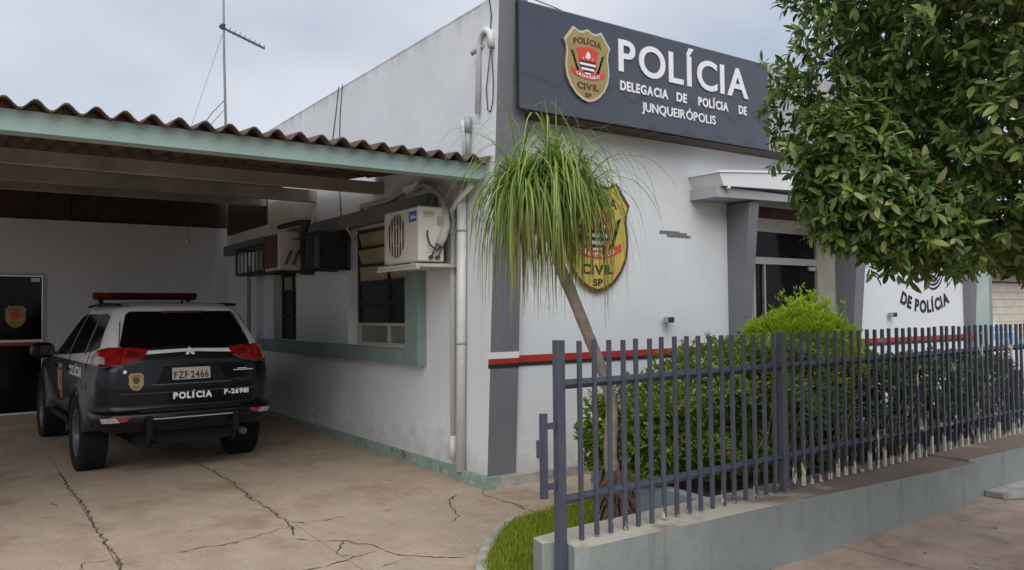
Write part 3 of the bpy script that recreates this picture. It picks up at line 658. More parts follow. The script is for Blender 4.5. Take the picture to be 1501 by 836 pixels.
for i in range(7):
    n = 6; x0 = -0.02-P_*(6*(i+1)-0.6)
    x0 = xr-P_*n*(i+1)
    for j in range(4):
        ya, yb = -0.13+2.4*j, -0.13+2.4*(j+1)+(0.12 if j < 3 else -0.2)
        xo = x0
        nn = n
        if i == 0 and j >= 1: nn = 5
        roof_sheet(xo, nn, ya, yb, 0.004*(i % 2)+0.013*j)
bm_ = MB(); bm_.box((-7.8, -0.03, 2.905), (-0.002, 0.13, 3.052)); bm_.build('front_beam', 'beam_green', cpt)
for y, h in ((2.23, 0.13), (4.35, 0.16), (6.5, 0.16)):
    zt = zr(y)-0.075; b = MB(); b.box((-7.8, y-0.06, zt-h), (-0.002, y+0.06, zt)); b.build('cross_beam', 'beam_raw', cpt)
for x in (-7.6,):
    for y in (0.18, 4.35): b = MB(); b.box((x-0.09, y-0.09, 0), (x+0.09, y+0.09, 2.9)); b.build('post', 'beam_green', cpt)

# rear wall of the yard with its dark glass door and the boarded gap under the roof
rwx = MB(); rwx.box((-9, 8.84, 3.243), (0.0, 8.93, 4.1))  # unseen backing, added to stop sky leaking between the gable boards
rw = thing('yard_back_wall', 'plain grey-white wall closing the back of the carport', 'wall', (-3.7, 8.73, 0))
w = MB(); w.box((-2.90, 8.73, 0), (0.0, 8.93, 3.24)); w.box((-9, 8.73, 0), (-4.25, 8.93, 3.24)); w.box((-4.25, 8.73, 2.36), (-2.90, 8.93, 3.24)); w.build('wall', 'plaster_white', rw)
for i in range(9):
    x0 = -9+i; MB().box((x0+0.003, 8.80, 3.243), (x0+0.997, 8.83, 3.95)).build('gable_board', 'wood_dark', rw)
rwx.build('gable_sky_block', 'wood_dark', rw); MB().box((-0.02, 6.42, 3.10), (-0.001, 8.70, 3.76)).build('side_board', 'wood_dark', st)
for x in (-2.62, -5.4): MB().box((x-0.05, 8.74, 3.243), (x+0.05, 8.797, 3.9)).build('gable_post', 'wood_dark', rw)
MB().box((-0.02, 4.46, 2.90), (0.0, 6.3, 3.42)).build('patch', 'plaster_cream', st)
dd = MB(); X0, X1, Y_ = -4.25, -2.90, 8.76
dd.box((X0, Y_-0.04, 0.10), (X0+0.05, Y_+0.03, 2.36)); dd.box((X1-0.05, Y_-0.04, 0.10), (X1, Y_+0.03, 2.36)); dd.box((X0+0.05, Y_-0.04, 2.315), (X1-0.05, Y_+0.03, 2.36)); gd = dd.build('glass_door', 'aluminium', rw)
MB().box((X0+0.055, Y_-0.012, 0.12), (X1-0.055, Y_-0.002, 2.31)).build('glass', 'glass_dark', gd)
MB().box((X0+0.055, Y_-0.016, 1.245), (X1-0.055, Y_-0.0125, 1.285)).build('white_strip', 'letter_white', gd)
MB().box((X0+0.055, Y_-0.016, 1.19), (X1-0.055, Y_-0.0125, 1.244)).build('red_strip', 'stripe_red', gd)
MB().box((-3.11, Y_-0.03, 2.22), (-2.985, Y_-0.0125, 2.285), ch=0.004).build('door_patch_fitting', 'letter_white', gd)
MB().box((-3.06, Y_-0.05, 1.05), (-3.0, Y_-0.0125, 1.13), ch=0.006).build('lock', 'aluminium', gd)
dc = thing('door_crest', 'small gold crest sticker on the dark glass door at the back of the carport', 'emblem', (-3.32, 8.74, 1.48))
badge(dc, lambda u, v, d: (-3.32+u*0.30, Y_-0.0125-d, 1.48+v*0.36), 'badge_gold', 'badge_gold', thick=0.003, detail=False, step=0.001)
bl = thing('bulb_holder', 'small white bulb socket hanging under the carport roof', 'light', (-0.98, 7.5, 2.83))
MB().tube([(-0.98, 7.5, 2.82), (-0.98, 7.5, 2.95)], [0.045, 0.038], 10).build('socket', 'pvc_white', bl)
MB().tube([(-0.98, 7.5, 2.94), (-0.98, 7.5, 3.7)], 0.004, 5).build('flex', 'cable_black', bl)

# ================================================================== PIPES AND CABLES ON THE SIDE WALL
p = thing('downpipe', 'thick white drainpipe at the corner where the carport beam ends', 'pipe', (-0.055, 0.43, 0.1))
MB().tube([(-0.058, 0.40, 0.11), (-0.058, 0.33, 2.93)], 0.047, 14).build('pipe', 'pvc_white', p)
for z in (1.35, 2.45): MB().tube([(-0.058, 0.405-0.025*(z-.1), z-0.012), (-0.058, 0.405-0.025*(z-.1), z+0.012)], 0.052, 14).build('clamp', 'pvc_grey', p)
p = thing('conduit_pipe', 'thin white pipe beside the thick drainpipe bending away behind the palm', 'pipe', (-0.035, 0.56, 0.2))
MB().tube([(-0.032, 0.575, 0.42), (-0.032, 0.56, 2.50), (-0.04, 0.53, 2.58), (-0.10, 0.45, 2.66), (-0.12, 0.30, 2.74), (-0.10, 0.08, 2.86)], 0.027, 10).build('pipe', 'pvc_white', p)
MB().tube([(-0.034, 0.575, 0.20), (-0.034, 0.575, 0.43)], 0.04, 10).build('coupling', 'pvc_white', p)
MB().tube([(-0.032, 0.56, 2.43), (-0.032, 0.56, 2.5)], 0.033, 10).build('coupling', 'pvc_white', p)
p = thing('vent_pipes', 'pair of short pipes rising from the carport roof against the white wall', 'pipe', (-0.04, 0.27, 3.1))
MB().tube([(-0.035, 0.31, 3.12), (-0.035, 0.31, 3.44), (-0.035, 0.35, 3.52), (-0.0, 0.38, 3.54)], 0.024, 8).build('white_pipe', 'pvc_white', p)
MB().tube([(-0.045, 0.23, 3.12), (-0.045, 0.23, 3.44)], 0.022, 8).build('grey_pipe', 'pvc_grey', p); MB().tube([(-0.045, 0.23, 3.40), (-0.045, 0.23, 3.55)], 0.034, 8).build('cap', 'pvc_grey', p)
p = thing('cable_mast', 'white pipe with an elbow and looped black cable near the top of the building corner', 'pipe', (-0.04, 0.02, 3.2))
MB().tube([(-0.035, 0.07, 3.55), (-0.035, 0.03, 4.22), (-0.035, -0.02, 4.30), (-0.035, -0.10, 4.31), (-0.04, -0.17, 4.26), (-0.04, -0.185, 4.12)], [0.024]*3+[0.034]*3, 10).build('pipe', 'pvc_white', p)
MB().tube([(-0.09, 0.09, 4.12), (-0.035, 0.04, 4.17), (0.0, -0.02, 4.19)], 0.022, 8).build('bracket', 'pvc_grey', p)
MB().tube([(-0.04, -0.185, 4.13), (-0.03, -0.20, 3.8), (-0.03, -0.19, 3.62), (-0.03, -0.15, 3.52), (-0.03, -0.10, 3.55), (-0.03, -0.08, 3.75), (-0.04, -0.17, 4.10)], 0.006, 6).build('cable', 'cable_black', p)
MB().tube([(-0.03, -0.16, 4.28), (-0.02, -0.16, 4.45), (-0.02, -0.12, 4.64), (0.2, 0.3, 4.68)], 0.006, 6).build('cable', 'cable_black', p)
c = MB(); c.tube([(-0.008, 3.50, 4.64), (-0.008, 3.6, 4.3), (-0.008, 3.72, 3.95), (-0.01, 3.7, 3.45)], 0.006, 6); c.tube([(-0.008, 3.38, 4.64), (-0.008, 3.46, 4.25), (-0.008, 3.48, 3.95), (-0.01, 3.5, 3.4), (-0.01, 3.42, 2.9)], 0.006, 6)
o = c.build('hanging_cables', 'cable_black'); tag(o, 'two thin black cables hanging down the white wall onto the carport roof', 'cable')
c = MB(); c.tube([(-0.2, -0.15, 4.80), (0.46, -0.1, 4.73), (0.76, -0.1, 4.70), (1.07, -0.1, 4.66), (1.3, 0.1, 4.62)], 0.006, 6); c.tube([(-0.2, -0.15, 4.80), (-4.0, 3.5, 5.9)], 0.005, 6)
o = c.build('roof_cable', 'cable_black'); tag(o, 'thin cable running over the top edge of the grey sign', 'cable')
c = MB(); c.tube([(-0.02, 3.45, 2.72), (-0.03, 3.3, 2.66), (-0.05, 3.1, 2.57), (-0.05, 2.95, 2.57), (-0.03, 2.85, 2.62), (-0.02, 2.8, 3.0)], 0.007, 6)
o = c.build('loose_wire', 'cable_black'); tag(o, 'thin loose wire sagging between the empty cage and the big window', 'cable')

# ================================================================== AIR CONDITIONERS AND CAGES
ac = thing('air_conditioner', 'white outdoor air conditioner unit with a blue logo on its shelf by the drainpipe', 'air conditioner', (-0.33, 0.87, 2.14))
b = MB(); b.box((-0.45, 0.49, 2.15), (-0.17, 1.25, 2.69), ch=0.012); b.build('casing', 'ac_white', ac)
b = MB(); n = 40; cy_, cz_, rr = 0.955, 2.425, 0.225
b.add([(-0.4515, cy_, cz_)]+[(-0.4515, cy_+rr*0.93*math.cos(2*math.pi*i/n), cz_+rr*math.sin(2*math.pi*i/n)) for i in range(n)], [(0, i+1, (i+1) % n+1) for i in range(n)]); b.build('fan_opening', 'ac_dark', ac)
b = MB()
for i in range(7):
    y = cy_-0.18+0.06*i; h = math.sqrt(max(0.0, 1-((y-cy_)/(rr*0.95))**2))*rr; b.tube([(-0.457, y, cz_-h), (-0.457, y, cz_+h)], 0.006, 6)
for q in (0.45, 1.0):
    b.tube([(-0.455, cy_+rr*0.93*q*math.cos(2*math.pi*i/28), cz_+rr*q*math.sin(2*math.pi*i/28)) for i in range(29)], 0.003 if q < 1 else 0.006, 5)
b.build('fan_grille', 'ac_white', ac)
b = MB(); b.box((-0.4525, 0.535, 2.545), (-0.4502, 0.695, 2.645)); lg = b.build('logo_plate', 'logo_blue', ac)
b = MB(); text_block(b, 'Midea', lambda u, v, d: (-0.4527-d, u, v), 0.645, 0.548, 2.575, 2.612, 0.0012, gap=0.08, bold=0.02)
b.tube([(-0.4535, 0.665+0.018*math.cos(a), 2.595+0.024*math.sin(a)) for a in [R(60+20*i) for i in range(13)]], 0.003, 5); b.build('logo_lettering', 'letter_white', lg)
b = MB(); b.box((-0.40, 0.4885, 2.60), (-0.28, 0.4898, 2.64)); b.box((-0.40, 0.4885, 2.585), (-0.29, 0.4898, 2.592)); b.build('warning_label', 'label_tan', ac)
b = MB(); b.box((-0.25, 0.4885, 2.46), (-0.205, 0.4898, 2.60)); b.build('rating_label', 'plate_grey', ac)
b = MB(); b.box((-0.38, 0.482, 2.24), (-0.20, 0.4895, 2.50), ch=0.004); b.build('service_cover', 'ac_white', ac)
for x in (-0.33, -0.255):
    b = MB(); b.tube([(x, 0.488, 2.19), (x, 0.455, 2.19)], 0.022, 8); b.tube([(x, 0.46, 2.19), (x+0.01, 0.44, 2.24), (x+0.06, 0.43, 2.34)], 0.009, 6); b.build('valve', 'copper_dark', ac)
b = MB(); b.tube([(-0.36, 0.48, 2.45), (-0.375, 0.46, 2.40), (-0.35, 0.45, 2.31), (-0.28, 0.44, 2.26), (-0.22, 0.44, 2.30)], 0.009, 6); b.build('power_cable', 'cable_black', ac)
hs = thing('pipe_lagging', 'wrapped grey refrigerant hose arching from the white air conditioner along the wall', 'hose', (-0.1, 1.2, 3.0))
MB().tube([(-0.26, 0.435, 2.31), (-0.22, 0.43, 2.38), (-0.17, 0.44, 2.50), (-0.15, 0.50, 2.66), (-0.13, 0.62, 2.82), (-0.12, 0.78, 2.92), (-0.11, 0.98, 2.985), (-0.10, 1.2, 3.0)], [0.04, 0.042, 0.04, 0.036, 0.034, 0.03, 0.026, 0.024], 10).build('hose', 'hose_wrap', hs)
MB().tube([(-0.10, 1.42, 2.99), (-0.09, 1.7, 2.96), (-0.08, 2.0, 2.93), (-0.08, 2.3, 2.94), (-0.08, 2.62, 2.95), (-0.05, 2.72, 2.9), (-0.045, 2.86, 2.82)], [0.022, 0.024, 0.026, 0.03, 0.032, 0.02, 0.012], 10).build('hose', 'hose_wrap', hs)
MB().tube([(-0.045, 2.86, 2.82), (-0.16, 2.90, 2.7), (-0.03, 2.92, 2.55)], 0.012, 8).build('hose', 'hose_wrap', hs)
b = MB(); b.box((-0.14, 1.18, 2.955), (-0.06, 1.44, 3.035), ch=0.012); b.box((-0.13, 1.12, 2.99), (-0.07, 1.20, 3.06), ch=0.01); b.box((-0.13, 1.3, 2.925), (-0.08, 1.36, 2.956)); o = b.build('junction_box', 'letter_white'); tag(o, 'white plastic junction box under the carport beam', 'box')
sh = thing('air_conditioner_shelf', 'cream wall shelf carrying the white air conditioner unit', 'shelf', (-0.25, 0.87, 2.1))
b = MB(); b.box((-0.50, 0.46, 2.10), (-0.012, 1.30, 2.13)); b.box((-0.50, 0.44, 2.075), (-0.47, 1.32, 2.098)); b.build('board', 'frame_cream', sh)
b = MB(); b.box((-0.045, 0.62, 2.1305), (-0.002, 0.66, 2.45)); b.box((-0.45, 0.62, 2.131), (-0.05, 0.655, 2.149)); b.box((-0.45, 1.10, 2.131), (-0.05, 1.135, 2.149)); b.build('bracket', 'frame_cream', sh)

def cage(y0, y1, z0, z1, x0, label, floor=True, back=True):
    t = thing('steel_cage', label, 'cage', ((x0)/2, (y0+y1)/2, z0), 'black steel cages bolted to the side wall')
    f = MB(); r = 0.014
    for y in (y0, y1):
        for x in (x0, -0.015): f.bar((x, y, z0), (x, y, z1), r*2)
        for z in (z0, z1): f.bar((x0, y, z), (-0.001, y, z), r*2)
    for z in (z0, z1): f.bar((x0, y0, z), (x0, y1, z), r*2)
    f.build('frame', 'steel_black', t)
    first = None
    n = 4
    for i in range(1, n+1):
        z = z0+(z1-z0)*i/(n+1)
        MB().bar((x0+0.015, y0-0.002, z), (-0.02, y0-0.002, z), 0.014).build('bar', 'steel_black', t)
    for i in range(1, 7):
        y = y0+(y1-y0)*i/7
        MB().bar((x0-0.002, y, z0+0.012), (x0-0.002, y, z1-0.012), 0.013).build('bar', 'steel_black', t)
    MB().box((x0+0.02, y0+0.02, z0-0.004), (-0.02, y1-0.02, z0+0.004)).build('floor_plate', 'steel_black', t)
    return t
cage(3.16, 3.58, 2.22, 2.68, -0.41, 'empty black steel cage between the brown air conditioner and the big window')
cage(5.36, 6.72, 2.29, 2.69, -0.41, 'black steel cage deepest under the carport beside the dark window')
for a, b_ in ((2.66, 3.38), (5.2, 6.5)): pass
bx = thing('cage_back_panel', 'dark board closing the near end of the empty steel cage by the big window', 'panel', (-0.2, 3.18, 2.235))
MB().box((-0.40, 3.172, 2.235), (-0.03, 3.19, 2.665)).build('board', 'steel_black', bx)
a2 = thing('old_air_conditioner', 'old cream air conditioner with brown grille hanging under the carport roof', 'air conditioner', (-0.25, 4.9, 2.26))
b = MB(); b.box((-0.42, 4.66, 2.27), (-0.10, 5.27, 2.82), ch=0.015); b.build('casing', 'ac_white', a2)
b = MB(); b.box((-0.435, 4.70, 2.31), (-0.422, 5.23, 2.78)); b.build('grille_back', 'ac_dark', a2)
for i in range(9): MB().box((-0.444, 4.71, 2.325+i*0.049), (-0.4355, 5.22, 2.345+i*0.049)).build('grille_slat', 'ac_dark', a2)
for x in (-0.33, -0.22):
    b = MB(); b.tube([(x, 4.658, 2.36), (x, 4.60, 2.36), (x+0.02, 4.57, 2.44), (x+0.06, 4.56, 2.54)], 0.018, 6); b.build('valve', 'copper_dark', a2)
b = MB(); b.box((-0.22, 4.652, 2.70), (-0.12, 4.6585, 2.72)); b.build('label', 'copper_dark', a2)
s2 = thing('old_air_conditioner_bracket', 'rusty dark bracket frame holding the old cream air conditioner', 'bracket', (-0.2, 4.3, 2.2))
b = MB(); b.box((-0.46, 4.60, 2.235), (-0.001, 4.64, 2.265)); b.box((-0.46, 5.28, 2.235), (-0.001, 5.32, 2.265)); b.box((-0.46, 4.641, 2.24), (-0.43, 5.279, 2.262)); b.box((-0.16, 4.40, 2.2), (-0.001, 4.50, 2.9)); b.build('frame', 'steel_black', s2)
MB().tube([(-0.14, 4.5, 2.5), (-0.18, 4.35, 2.75), (-0.17, 4.2, 2.92), (-0.17, 4.6, 2.94), (-0.16, 5.4, 2.95)], 0.04, 8).build('hose', 'cable_black', s2)

# ================================================================== TELEVISION AERIAL
an = thing('television_aerial', 'tall thin television aerial on a mast behind the carport roof', 'aerial', (-0.25, 8.0, 3.7))
MB().tube([(-0.22, 8.0, 3.6), (-0.24, 8.0, 5.0), (-0.27, 8.0, 6.2), (-0.31, 8.0, 9.0)], [0.026, 0.024, 0.02, 0.016], 8).build('mast', 'aerial_metal', an)
MB().bar((-0.36, 8.0, 6.74), (0.42, 7.9, 6.45), 0.035).build('boom', 'aerial_metal', an)
for i in range(9):
    t_ = 0.12+0.86*i/8; x = -0.36+0.78*t_; y = 8-0.1*t_; z = 6.74-0.29*t_
    L_ = 0.16-0.006*i; MB().tube([(x-L_*.15, y-L_, z+0.02), (x+L_*.15, y+L_, z+0.02)], 0.006, 5).build('element', 'aerial_metal', an)
MB().box((-0.33, 7.96, 6.70), (-0.26, 8.04, 6.78)).build('clamp', 'cable_black', an)
MB().tube([(-0.25, 8.0, 5.45), (-0.5, 7.95, 5.15), (-0.85, 7.9, 4.6), (-1.1, 7.9, 4.0)], 0.007, 5).build('stay_wire', 'cable_black', an)
MB().tube([(-0.24, 8.0, 5.3), (-0.45, 8.3, 5.0), (-0.62, 8.6, 4.2)], 0.005, 5).build('stay_wire', 'cable_black', an)
MB().tube([(-0.3, 8.0, 6.6), (-1.0, 8.2, 4.2)], 0.003, 5).build('stay_wire', 'cable_black', an)

# ================================================================== LOW WALL AND FENCE
lw = thing('low_wall', 'low grey-green garden wall with a pale top carrying the dark railings', 'wall', (1.0, -2.7, -0.15))
wallp = [(-1.345, -2.63), (-1.228, -2.665), (-1.228, -2.755), (-1.245, -2.80), (-1.225, -2.825), (-1.17, -2.84), (0.5, -2.86), (3.05, -2.95), (3.05, -2.36), (-1.0, -2.46), (-1.31, -2.50)]
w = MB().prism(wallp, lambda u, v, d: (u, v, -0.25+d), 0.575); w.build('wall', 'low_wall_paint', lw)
w2 = thing('low_wall_far', 'farther stretch of the low garden wall, set slightly back behind the corner step', 'wall', (6, -2.8, -0.15))
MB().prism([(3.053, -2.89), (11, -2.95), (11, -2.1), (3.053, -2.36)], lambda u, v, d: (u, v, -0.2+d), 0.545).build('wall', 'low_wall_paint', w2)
fn = thing('railing', 'dark slate-blue steel railing with white peeling paint at the feet of its bars', 'fence', (3.0, -2.5, 0.33))
FX0, FY0, FS = -1.268, -2.708, 0.038
def fy(x): return FY0+FS*(x-FX0)
for zt in (1.23, 0.57):
    r_ = MB(); a = (-1.25, fy(-1.25)+0.012, zt); b_ = (11.0, fy(11)+0.012, zt); r_.tube([a, b_], [0.028]*2, 4, 0, True, False); r_.build('rail', 'fence_paint', fn)
def bar_mesh(w, z0, z1, nm): 
    m_ = MB(); m_.box((FX0-w, FY0-w, z0), (FX0+w, FY0+w, z1), ch=0.002); return m_.build(nm, 'fence_paint', fn)
bme = MB().box((-0.0122, -0.0122, 0), (0.0122, 0.0122, 1.145), ch=0.002)
bmesh_ = bpy.data.meshes.new('bar'); bmesh_.from_pydata(bme.v, [], bme.f); bmesh_.materials.append(MATS['fence_paint']); first = True
i = 0; x = FX0+0.150
posts = [0.875+2.10*k for k in range(5)]
xx = []
while x < 11:
    if abs(x-posts[0]) > 0.06: xx.append(x)
    x += 0.1168
for j, x in enumerate(xx):
    c_ = bpy.data.objects.new('bar', bmesh_); COL.objects.link(c_); c_.parent = fn; c_.location = Vector((x+random.uniform(-.004, .004), fy(x)-0.014, 0.335+random.uniform(-0.006, 0.004)))-ORI[fn.name]
    c_.rotation_euler = (random.uniform(-0.005, 0.005), random.uniform(-0.007, 0.007), random.uniform(-0.06, 0.06)); ORI[c_.name] = Vector((0, 0, 0))
p0 = MB().box((FX0-0.027, FY0-0.027, -0.2), (FX0+0.027, FY0+0.027, 1.487), ch=0.003).build('post', 'fence_post_paint', fn)
for k, x in enumerate(posts):
    if k < 1: pz = MB().box((x-0.027, fy(x)-0.027, 0.325), (x+0.027, fy(x)+0.027, 1.487), ch=0.003).build('post', 'fence_paint', fn); pf = pz; px0 = x
    else: same(pf, (x-px0, fy(x)-fy(px0), -0.5)).location.y += 0.03
gc = MB(); gc.box((-1.40, -2.72, 0.60), (-1.362, -2.69, 1.075)); gc.box((-1.362, -2.715, 0.645), (-1.302, -2.697, 0.68)); gc.box((-1.362, -2.715, 0.985), (-1.302, -2.697, 1.02)); gc.box((-1.425, -2.717, 0.83), (-1.402, -2.695, 0.93)); gc.build('gate_catch', 'fence_paint', fn)
# ================================================================== PLANTER
pt = thing('planter', 'low blue-grey planter wall holding the hedge soil behind the railing', 'planter', (4, -1.6, 0))
pw = MB().prism([(0.47, -0.93), (0.31, -2.40), (0.42, -2.40), (0.575, -1.03), (9.4, -0.95), (9.4, -0.85)], lambda u, v, d: (u, v, -0.08+d), 0.36); pw.build('planter_wall', 'planter_paint', pt)
rows = []
for i in range(24):
    x = 0.45+i*0.39; rows.append([(x, y, 0.19+random.uniform(-0.02, 0.02)) for y in (-2.45, -2.1, -1.7, -1.3, -0.93)])
MB().grid(rows).build('soil', 'soil', pt)
path = MB().prism([(0.11, -0.06), (9.5, -0.052), (9.5, -0.85), (0.47, -0.93)], lambda u, v, d: (u, v, -0.02+d), 0.027).build('garden_path', 'driveway_concrete'); structure(path)

# ================================================================== NEXT DOOR
gc_ = thing('green_column', 'pale green column standing at the far right end of the police station', 'column', (9.5, -0.05, 0))
MB().box((9.235, -0.10, 0), (9.70, -0.003, 3.5), ch=0.01).build('shaft', 'column_green', gc_)
MB().box((9.703, -0.05, 0), (9.92, 0.25, 3.5), ch=0.01).build('rear_shaft', 'sill_green', gc_)
nb = thing('neighbour_wall', 'cream block wall of the building next door under a brown roof', 'wall', (17, 4.0, 0))
MB().box((11.4, 4.06, 0), (26, 4.2, 3.3)).build('wall', 'plaster_cream', nb)
first = None
for r_ in range(16):
    for c_ in range(18):
        x0 = 13.0+c_*0.46+(0.23 if r_ % 2 else 0); z0 = 0.02+r_*0.205
        if first is None:
            first = MB().box((x0, 4.035+0.004, z0), (x0+0.45, 4.058, z0+0.195), ch=0.004).build('block', 'block_cream', nb); fx, fz = x0, z0
        else: same(first, (x0-fx, random.uniform(-0.003, 0.003), z0-fz))
MB().tube([(11.4, 4.02, 2.34), (26, 4.02, 2.34)], 0.025, 6).build('conduit', 'soffit_brown', nb)
nr = thing('neighbour_roof', 'brown boarded eaves of the carport next door', 'roof', (14, 2.5, 2.5))
for z0, z1, mm, y in ((2.60, 2.76, 'wood_dark', 3.5), (2.77, 2.90, 'tile_red', 3.55), (2.91, 3.05, 'wood_dark', 3.5), (3.06, 3.3, 'beam_raw', 3.55)): MB().box((10.06, y, z0), (24, y+0.05, z1)).build('board', mm, nr)
for i in range(12):
    x0 = 10.06+i*1.1; MB().add([(x0, 3.4, 3.32), (x0+1.09, 3.4, 3.32), (x0+1.09, 6.3, 4.1), (x0, 6.3, 4.1), (x0, 3.4, 3.36), (x0+1.09, 3.4, 3.36), (x0+1.09, 6.3, 4.14), (x0, 6.3, 4.14)], [(0, 3, 2, 1), (4, 5, 6, 7), (0, 1, 5, 4), (1, 2, 6, 5), (2, 3, 7, 6), (3, 0, 4, 7)]).build('roof_sheet', 'tile_red', nr)

# overhead lines along the street (they mirror in the glossy sign)
for i, (z, sag) in enumerate(((7.4, 0.5), (6.7, 0.6), (6.2, 0.45))):
    pts = [(-30+60*k/30, -8.6-0.25*i, z-sag*(1-((k-15)/15)**2)) for k in range(31)]
    o = MB().tube(pts, 0.028, 6).build('overhead_cable', 'cable_black'); tag(o, ['topmost overhead street cable above the pavement', 'middle overhead street cable above the pavement', 'lowest overhead street cable above the pavement'][i], 'cable')

# ================================================================== PATROL CAR (own axes: x right, y forward, origin under the rear axle)
def lerp_tab(tab, z):
    if z <= tab[0][0]: return tab[0][1]
    for (a, va), (b, vb) in zip(tab, tab[1:]):
        if z <= b: 
            t = (z-a)/(b-a); return va+(vb-va)*t
    return tab[-1][1]
class Shell:
    """horizontal slices: half width w(z), tail y0(z), nose y1(z); rounded corners"""
    def __init__(s, w, y0, y1, rc=0.2, bulge=0.055, mid=1.2, half=2.4, taper=0.05): s.w, s.y0, s.y1, s.rc, s.b, s.mid, s.half, s.tp = w, y0, y1, rc, bulge, mid, half, taper
    def W(s, z): return lerp_tab(s.w, z)
    def rcz(s, z): return min(s.rc, s.W(z)*0.45)
    def tape(s, x, y): return x*(1-s.tp*((y-s.mid)/s.half)**2)
    def rear(s, x, z):
        """point of the tail (or its corner) at lateral position x, before the side begins"""
        w = s.W(z); r = s.rcz(z); y0 = lerp_tab(s.y0, z); a = abs(x)
        y = y0+s.b*(x/w)**2
        e = max(0.0, a-(w-r)); 
        if e > 0: y += r-math.sqrt(max(0.0, r*r-min(e, r)**2))
        return Vector((s.tape(x, y), y, z))
    def side(s, y, z, sg=1):
        w = s.W(z); return Vector((s.tape(sg*w, y), y, z))
    def T(s, t, z, sg=1):
        """t: arc length from the start of the corner; negative on the tail, beyond the arc on the flank"""
        w = s.W(z); r = s.rcz(z); y0 = lerp_tab(s.y0, z)
        if t <= 0: x = w-r+t; return s.rear(sg*x, z)
        L = r*math.pi/2
        if t < L:
            a = t/r; x = w-r+r*math.sin(a); return s.rear(sg*x, z)
        y = y0+s.b+r+(t-L); return s.side(y, z, sg)
    def body(s, zs, nrear=10, narc=6, nside=26, nfront=8):
        rows = []
        for z in zs:
            w = s.W(z); r = s.rcz(z); y0 = lerp_tab(s.y0, z); y1 = lerp_tab(s.y1, z); row = []
            half = []
            for i in range(nrear+1): half.append(s.rear((w-r)*i/nrear, z))
            for i in range(1, narc+1): half.append(s.rear(w-r+r*math.sin(math.pi/2*i/narc), z))
            ya = y0+s.b+r; yb = y1-0.28
            if yb < ya+0.1: yb = ya+0.1
            for i in range(1, nside+1): half.append(s.side(ya+(yb-ya)*i/nside, z))
            e = half[-1]
            for i in range(1, nfront+1):
                a = math.pi/2*i/nfront; half.append(Vector((e.x*(0.72+0.28*math.cos(a)) if i < nfront else e.x*0.72, yb+0.2*math.sin(a), z)))
            half.append(Vector((e.x*0.4, yb+0.255, z))); half.append(Vector((0, yb+0.28, z)))
            left = [Vector((-p.x, p.y, p.z)) for p in half[-2:0:-1]]
            rows.append(half+left)
        return rows
def patch2d(poly, cell):
    """flat outline cut into a fine mesh so that it can follow a curved shell"""
    bm = bmesh.new(); vs_ = [bm.verts.new((p[0], p[1], 0)) for p in poly]; bm.faces.new(vs_)
    for ax in (0, 1):
        lo = min(p[ax] for p in poly); hi = max(p[ax] for p in poly); n = max(1, int((hi-lo)/cell))
        for i in range(1, n):
            c = lo+(hi-lo)*i/n; no = (1, 0, 0) if ax == 0 else (0, 1, 0); co = (c, 0, 0) if ax == 0 else (0, c, 0)
            bmesh.ops.bisect_plane(bm, geom=bm.verts[:]+bm.edges[:]+bm.faces[:], plane_co=co, plane_no=no)
    bm.verts.index_update(); v = [(p.co.x, p.co.y) for p in bm.verts]; f = [[q.index for q in fc.verts] for fc in bm.faces]; bm.free(); return v, f
def patch(mb, poly, fn, d, cell=0.05, mi=0, sink=0.004):
    """skin piece: outline poly mapped by fn(u, v)->(point, normal), raised by d with a rim down to the shell"""
    v, f = patch2d(poly, cell); n = len(v); e = {}
    for q in f:
        for a, b in zip(q, q[1:]+q[:1]): e[(a, b)] = 1
    rim = [(a, b) for (a, b) in e if (b, a) not in e]
    P = [fn(*p) for p in v]
    mb.add([p+nn*d for p, nn in P], f, mi, True)
    mb.add([p+nn*d for p, nn in P]+[p-nn*sink for p, nn in P], [(a, a+n, b+n, b) for a, b in rim], mi)
def nrm(fn, u, v, outward, h=0.004):
    p = fn(u, v); a = fn(u+h, v)-fn(u-h, v); b = fn(u, v+h)-fn(u, v-h); n = a.cross(b)
    if n.length < 1e-9: n = Vector(outward)
    n.normalize()
    if n.dot(Vector(outward)) < 0: n = -n
    return p, n

suvS = Shell(w=[(0.40, .80), (0.55, .855), (0.80, .895), (1.02, .895), (1.12, .875), (1.25, .835), (1.45, .755), (1.62, .675), (1.69, .635), (1.735, .555), (1.765, .42), (1.778, .22)],
             y0=[(0.40, -.93), (0.50, -1.0), (0.66, -1.01), (0.69, -.97), (0.9, -.975), (1.1, -.95), (1.24, -.90), (1.45, -.76), (1.62, -.64), (1.69, -.60), (1.735, -.50), (1.765, -.25), (1.778, 0.2)],
             y1=[(0.40, 3.45), (0.8, 3.62), (0.98, 3.5), (1.04, 3.25), (1.10, 2.6), (1.14, 2.25), (1.62, 1.25), (1.69, 1.05), (1.735, .85), (1.765, .65), (1.778, .5)], rc=0.20)
car = thing('patrol_car', 'black and white police patrol car with red lightbar parked under the carport', 'car', (-2.15, 3.28, 0.035), None, R(2.0))
zs = [0.47, .50, .55, .63, .66, .69, .75, .82, .90, .97, 1.02, 1.07, 1.10, 1.13, 1.18, 1.25, 1.32, 1.40, 1.48, 1.56, 1.62, 1.66, 1.69, 1.715, 1.735, 1.752, 1.765, 1.774, 1.778]
rows = suvS.body(zs); nc = len(rows[0])
bmv = bmesh.new(); V = [[bmv.verts.new(p) for p in r] for r in rows]
for i in range(len(zs)-1):
    for j in range(nc):
        f = bmv.faces.new((V[i][j], V[i][(j+1) % nc], V[i+1][(j+1) % nc], V[i+1][j])); f.smooth = True; f.material_index = 1 if zs[i] < 1.125 else 0
f = bmv.faces.new(V[-1]); f.material_index = 0; f = bmv.faces.new(V[0][::-1]); f.material_index = 1
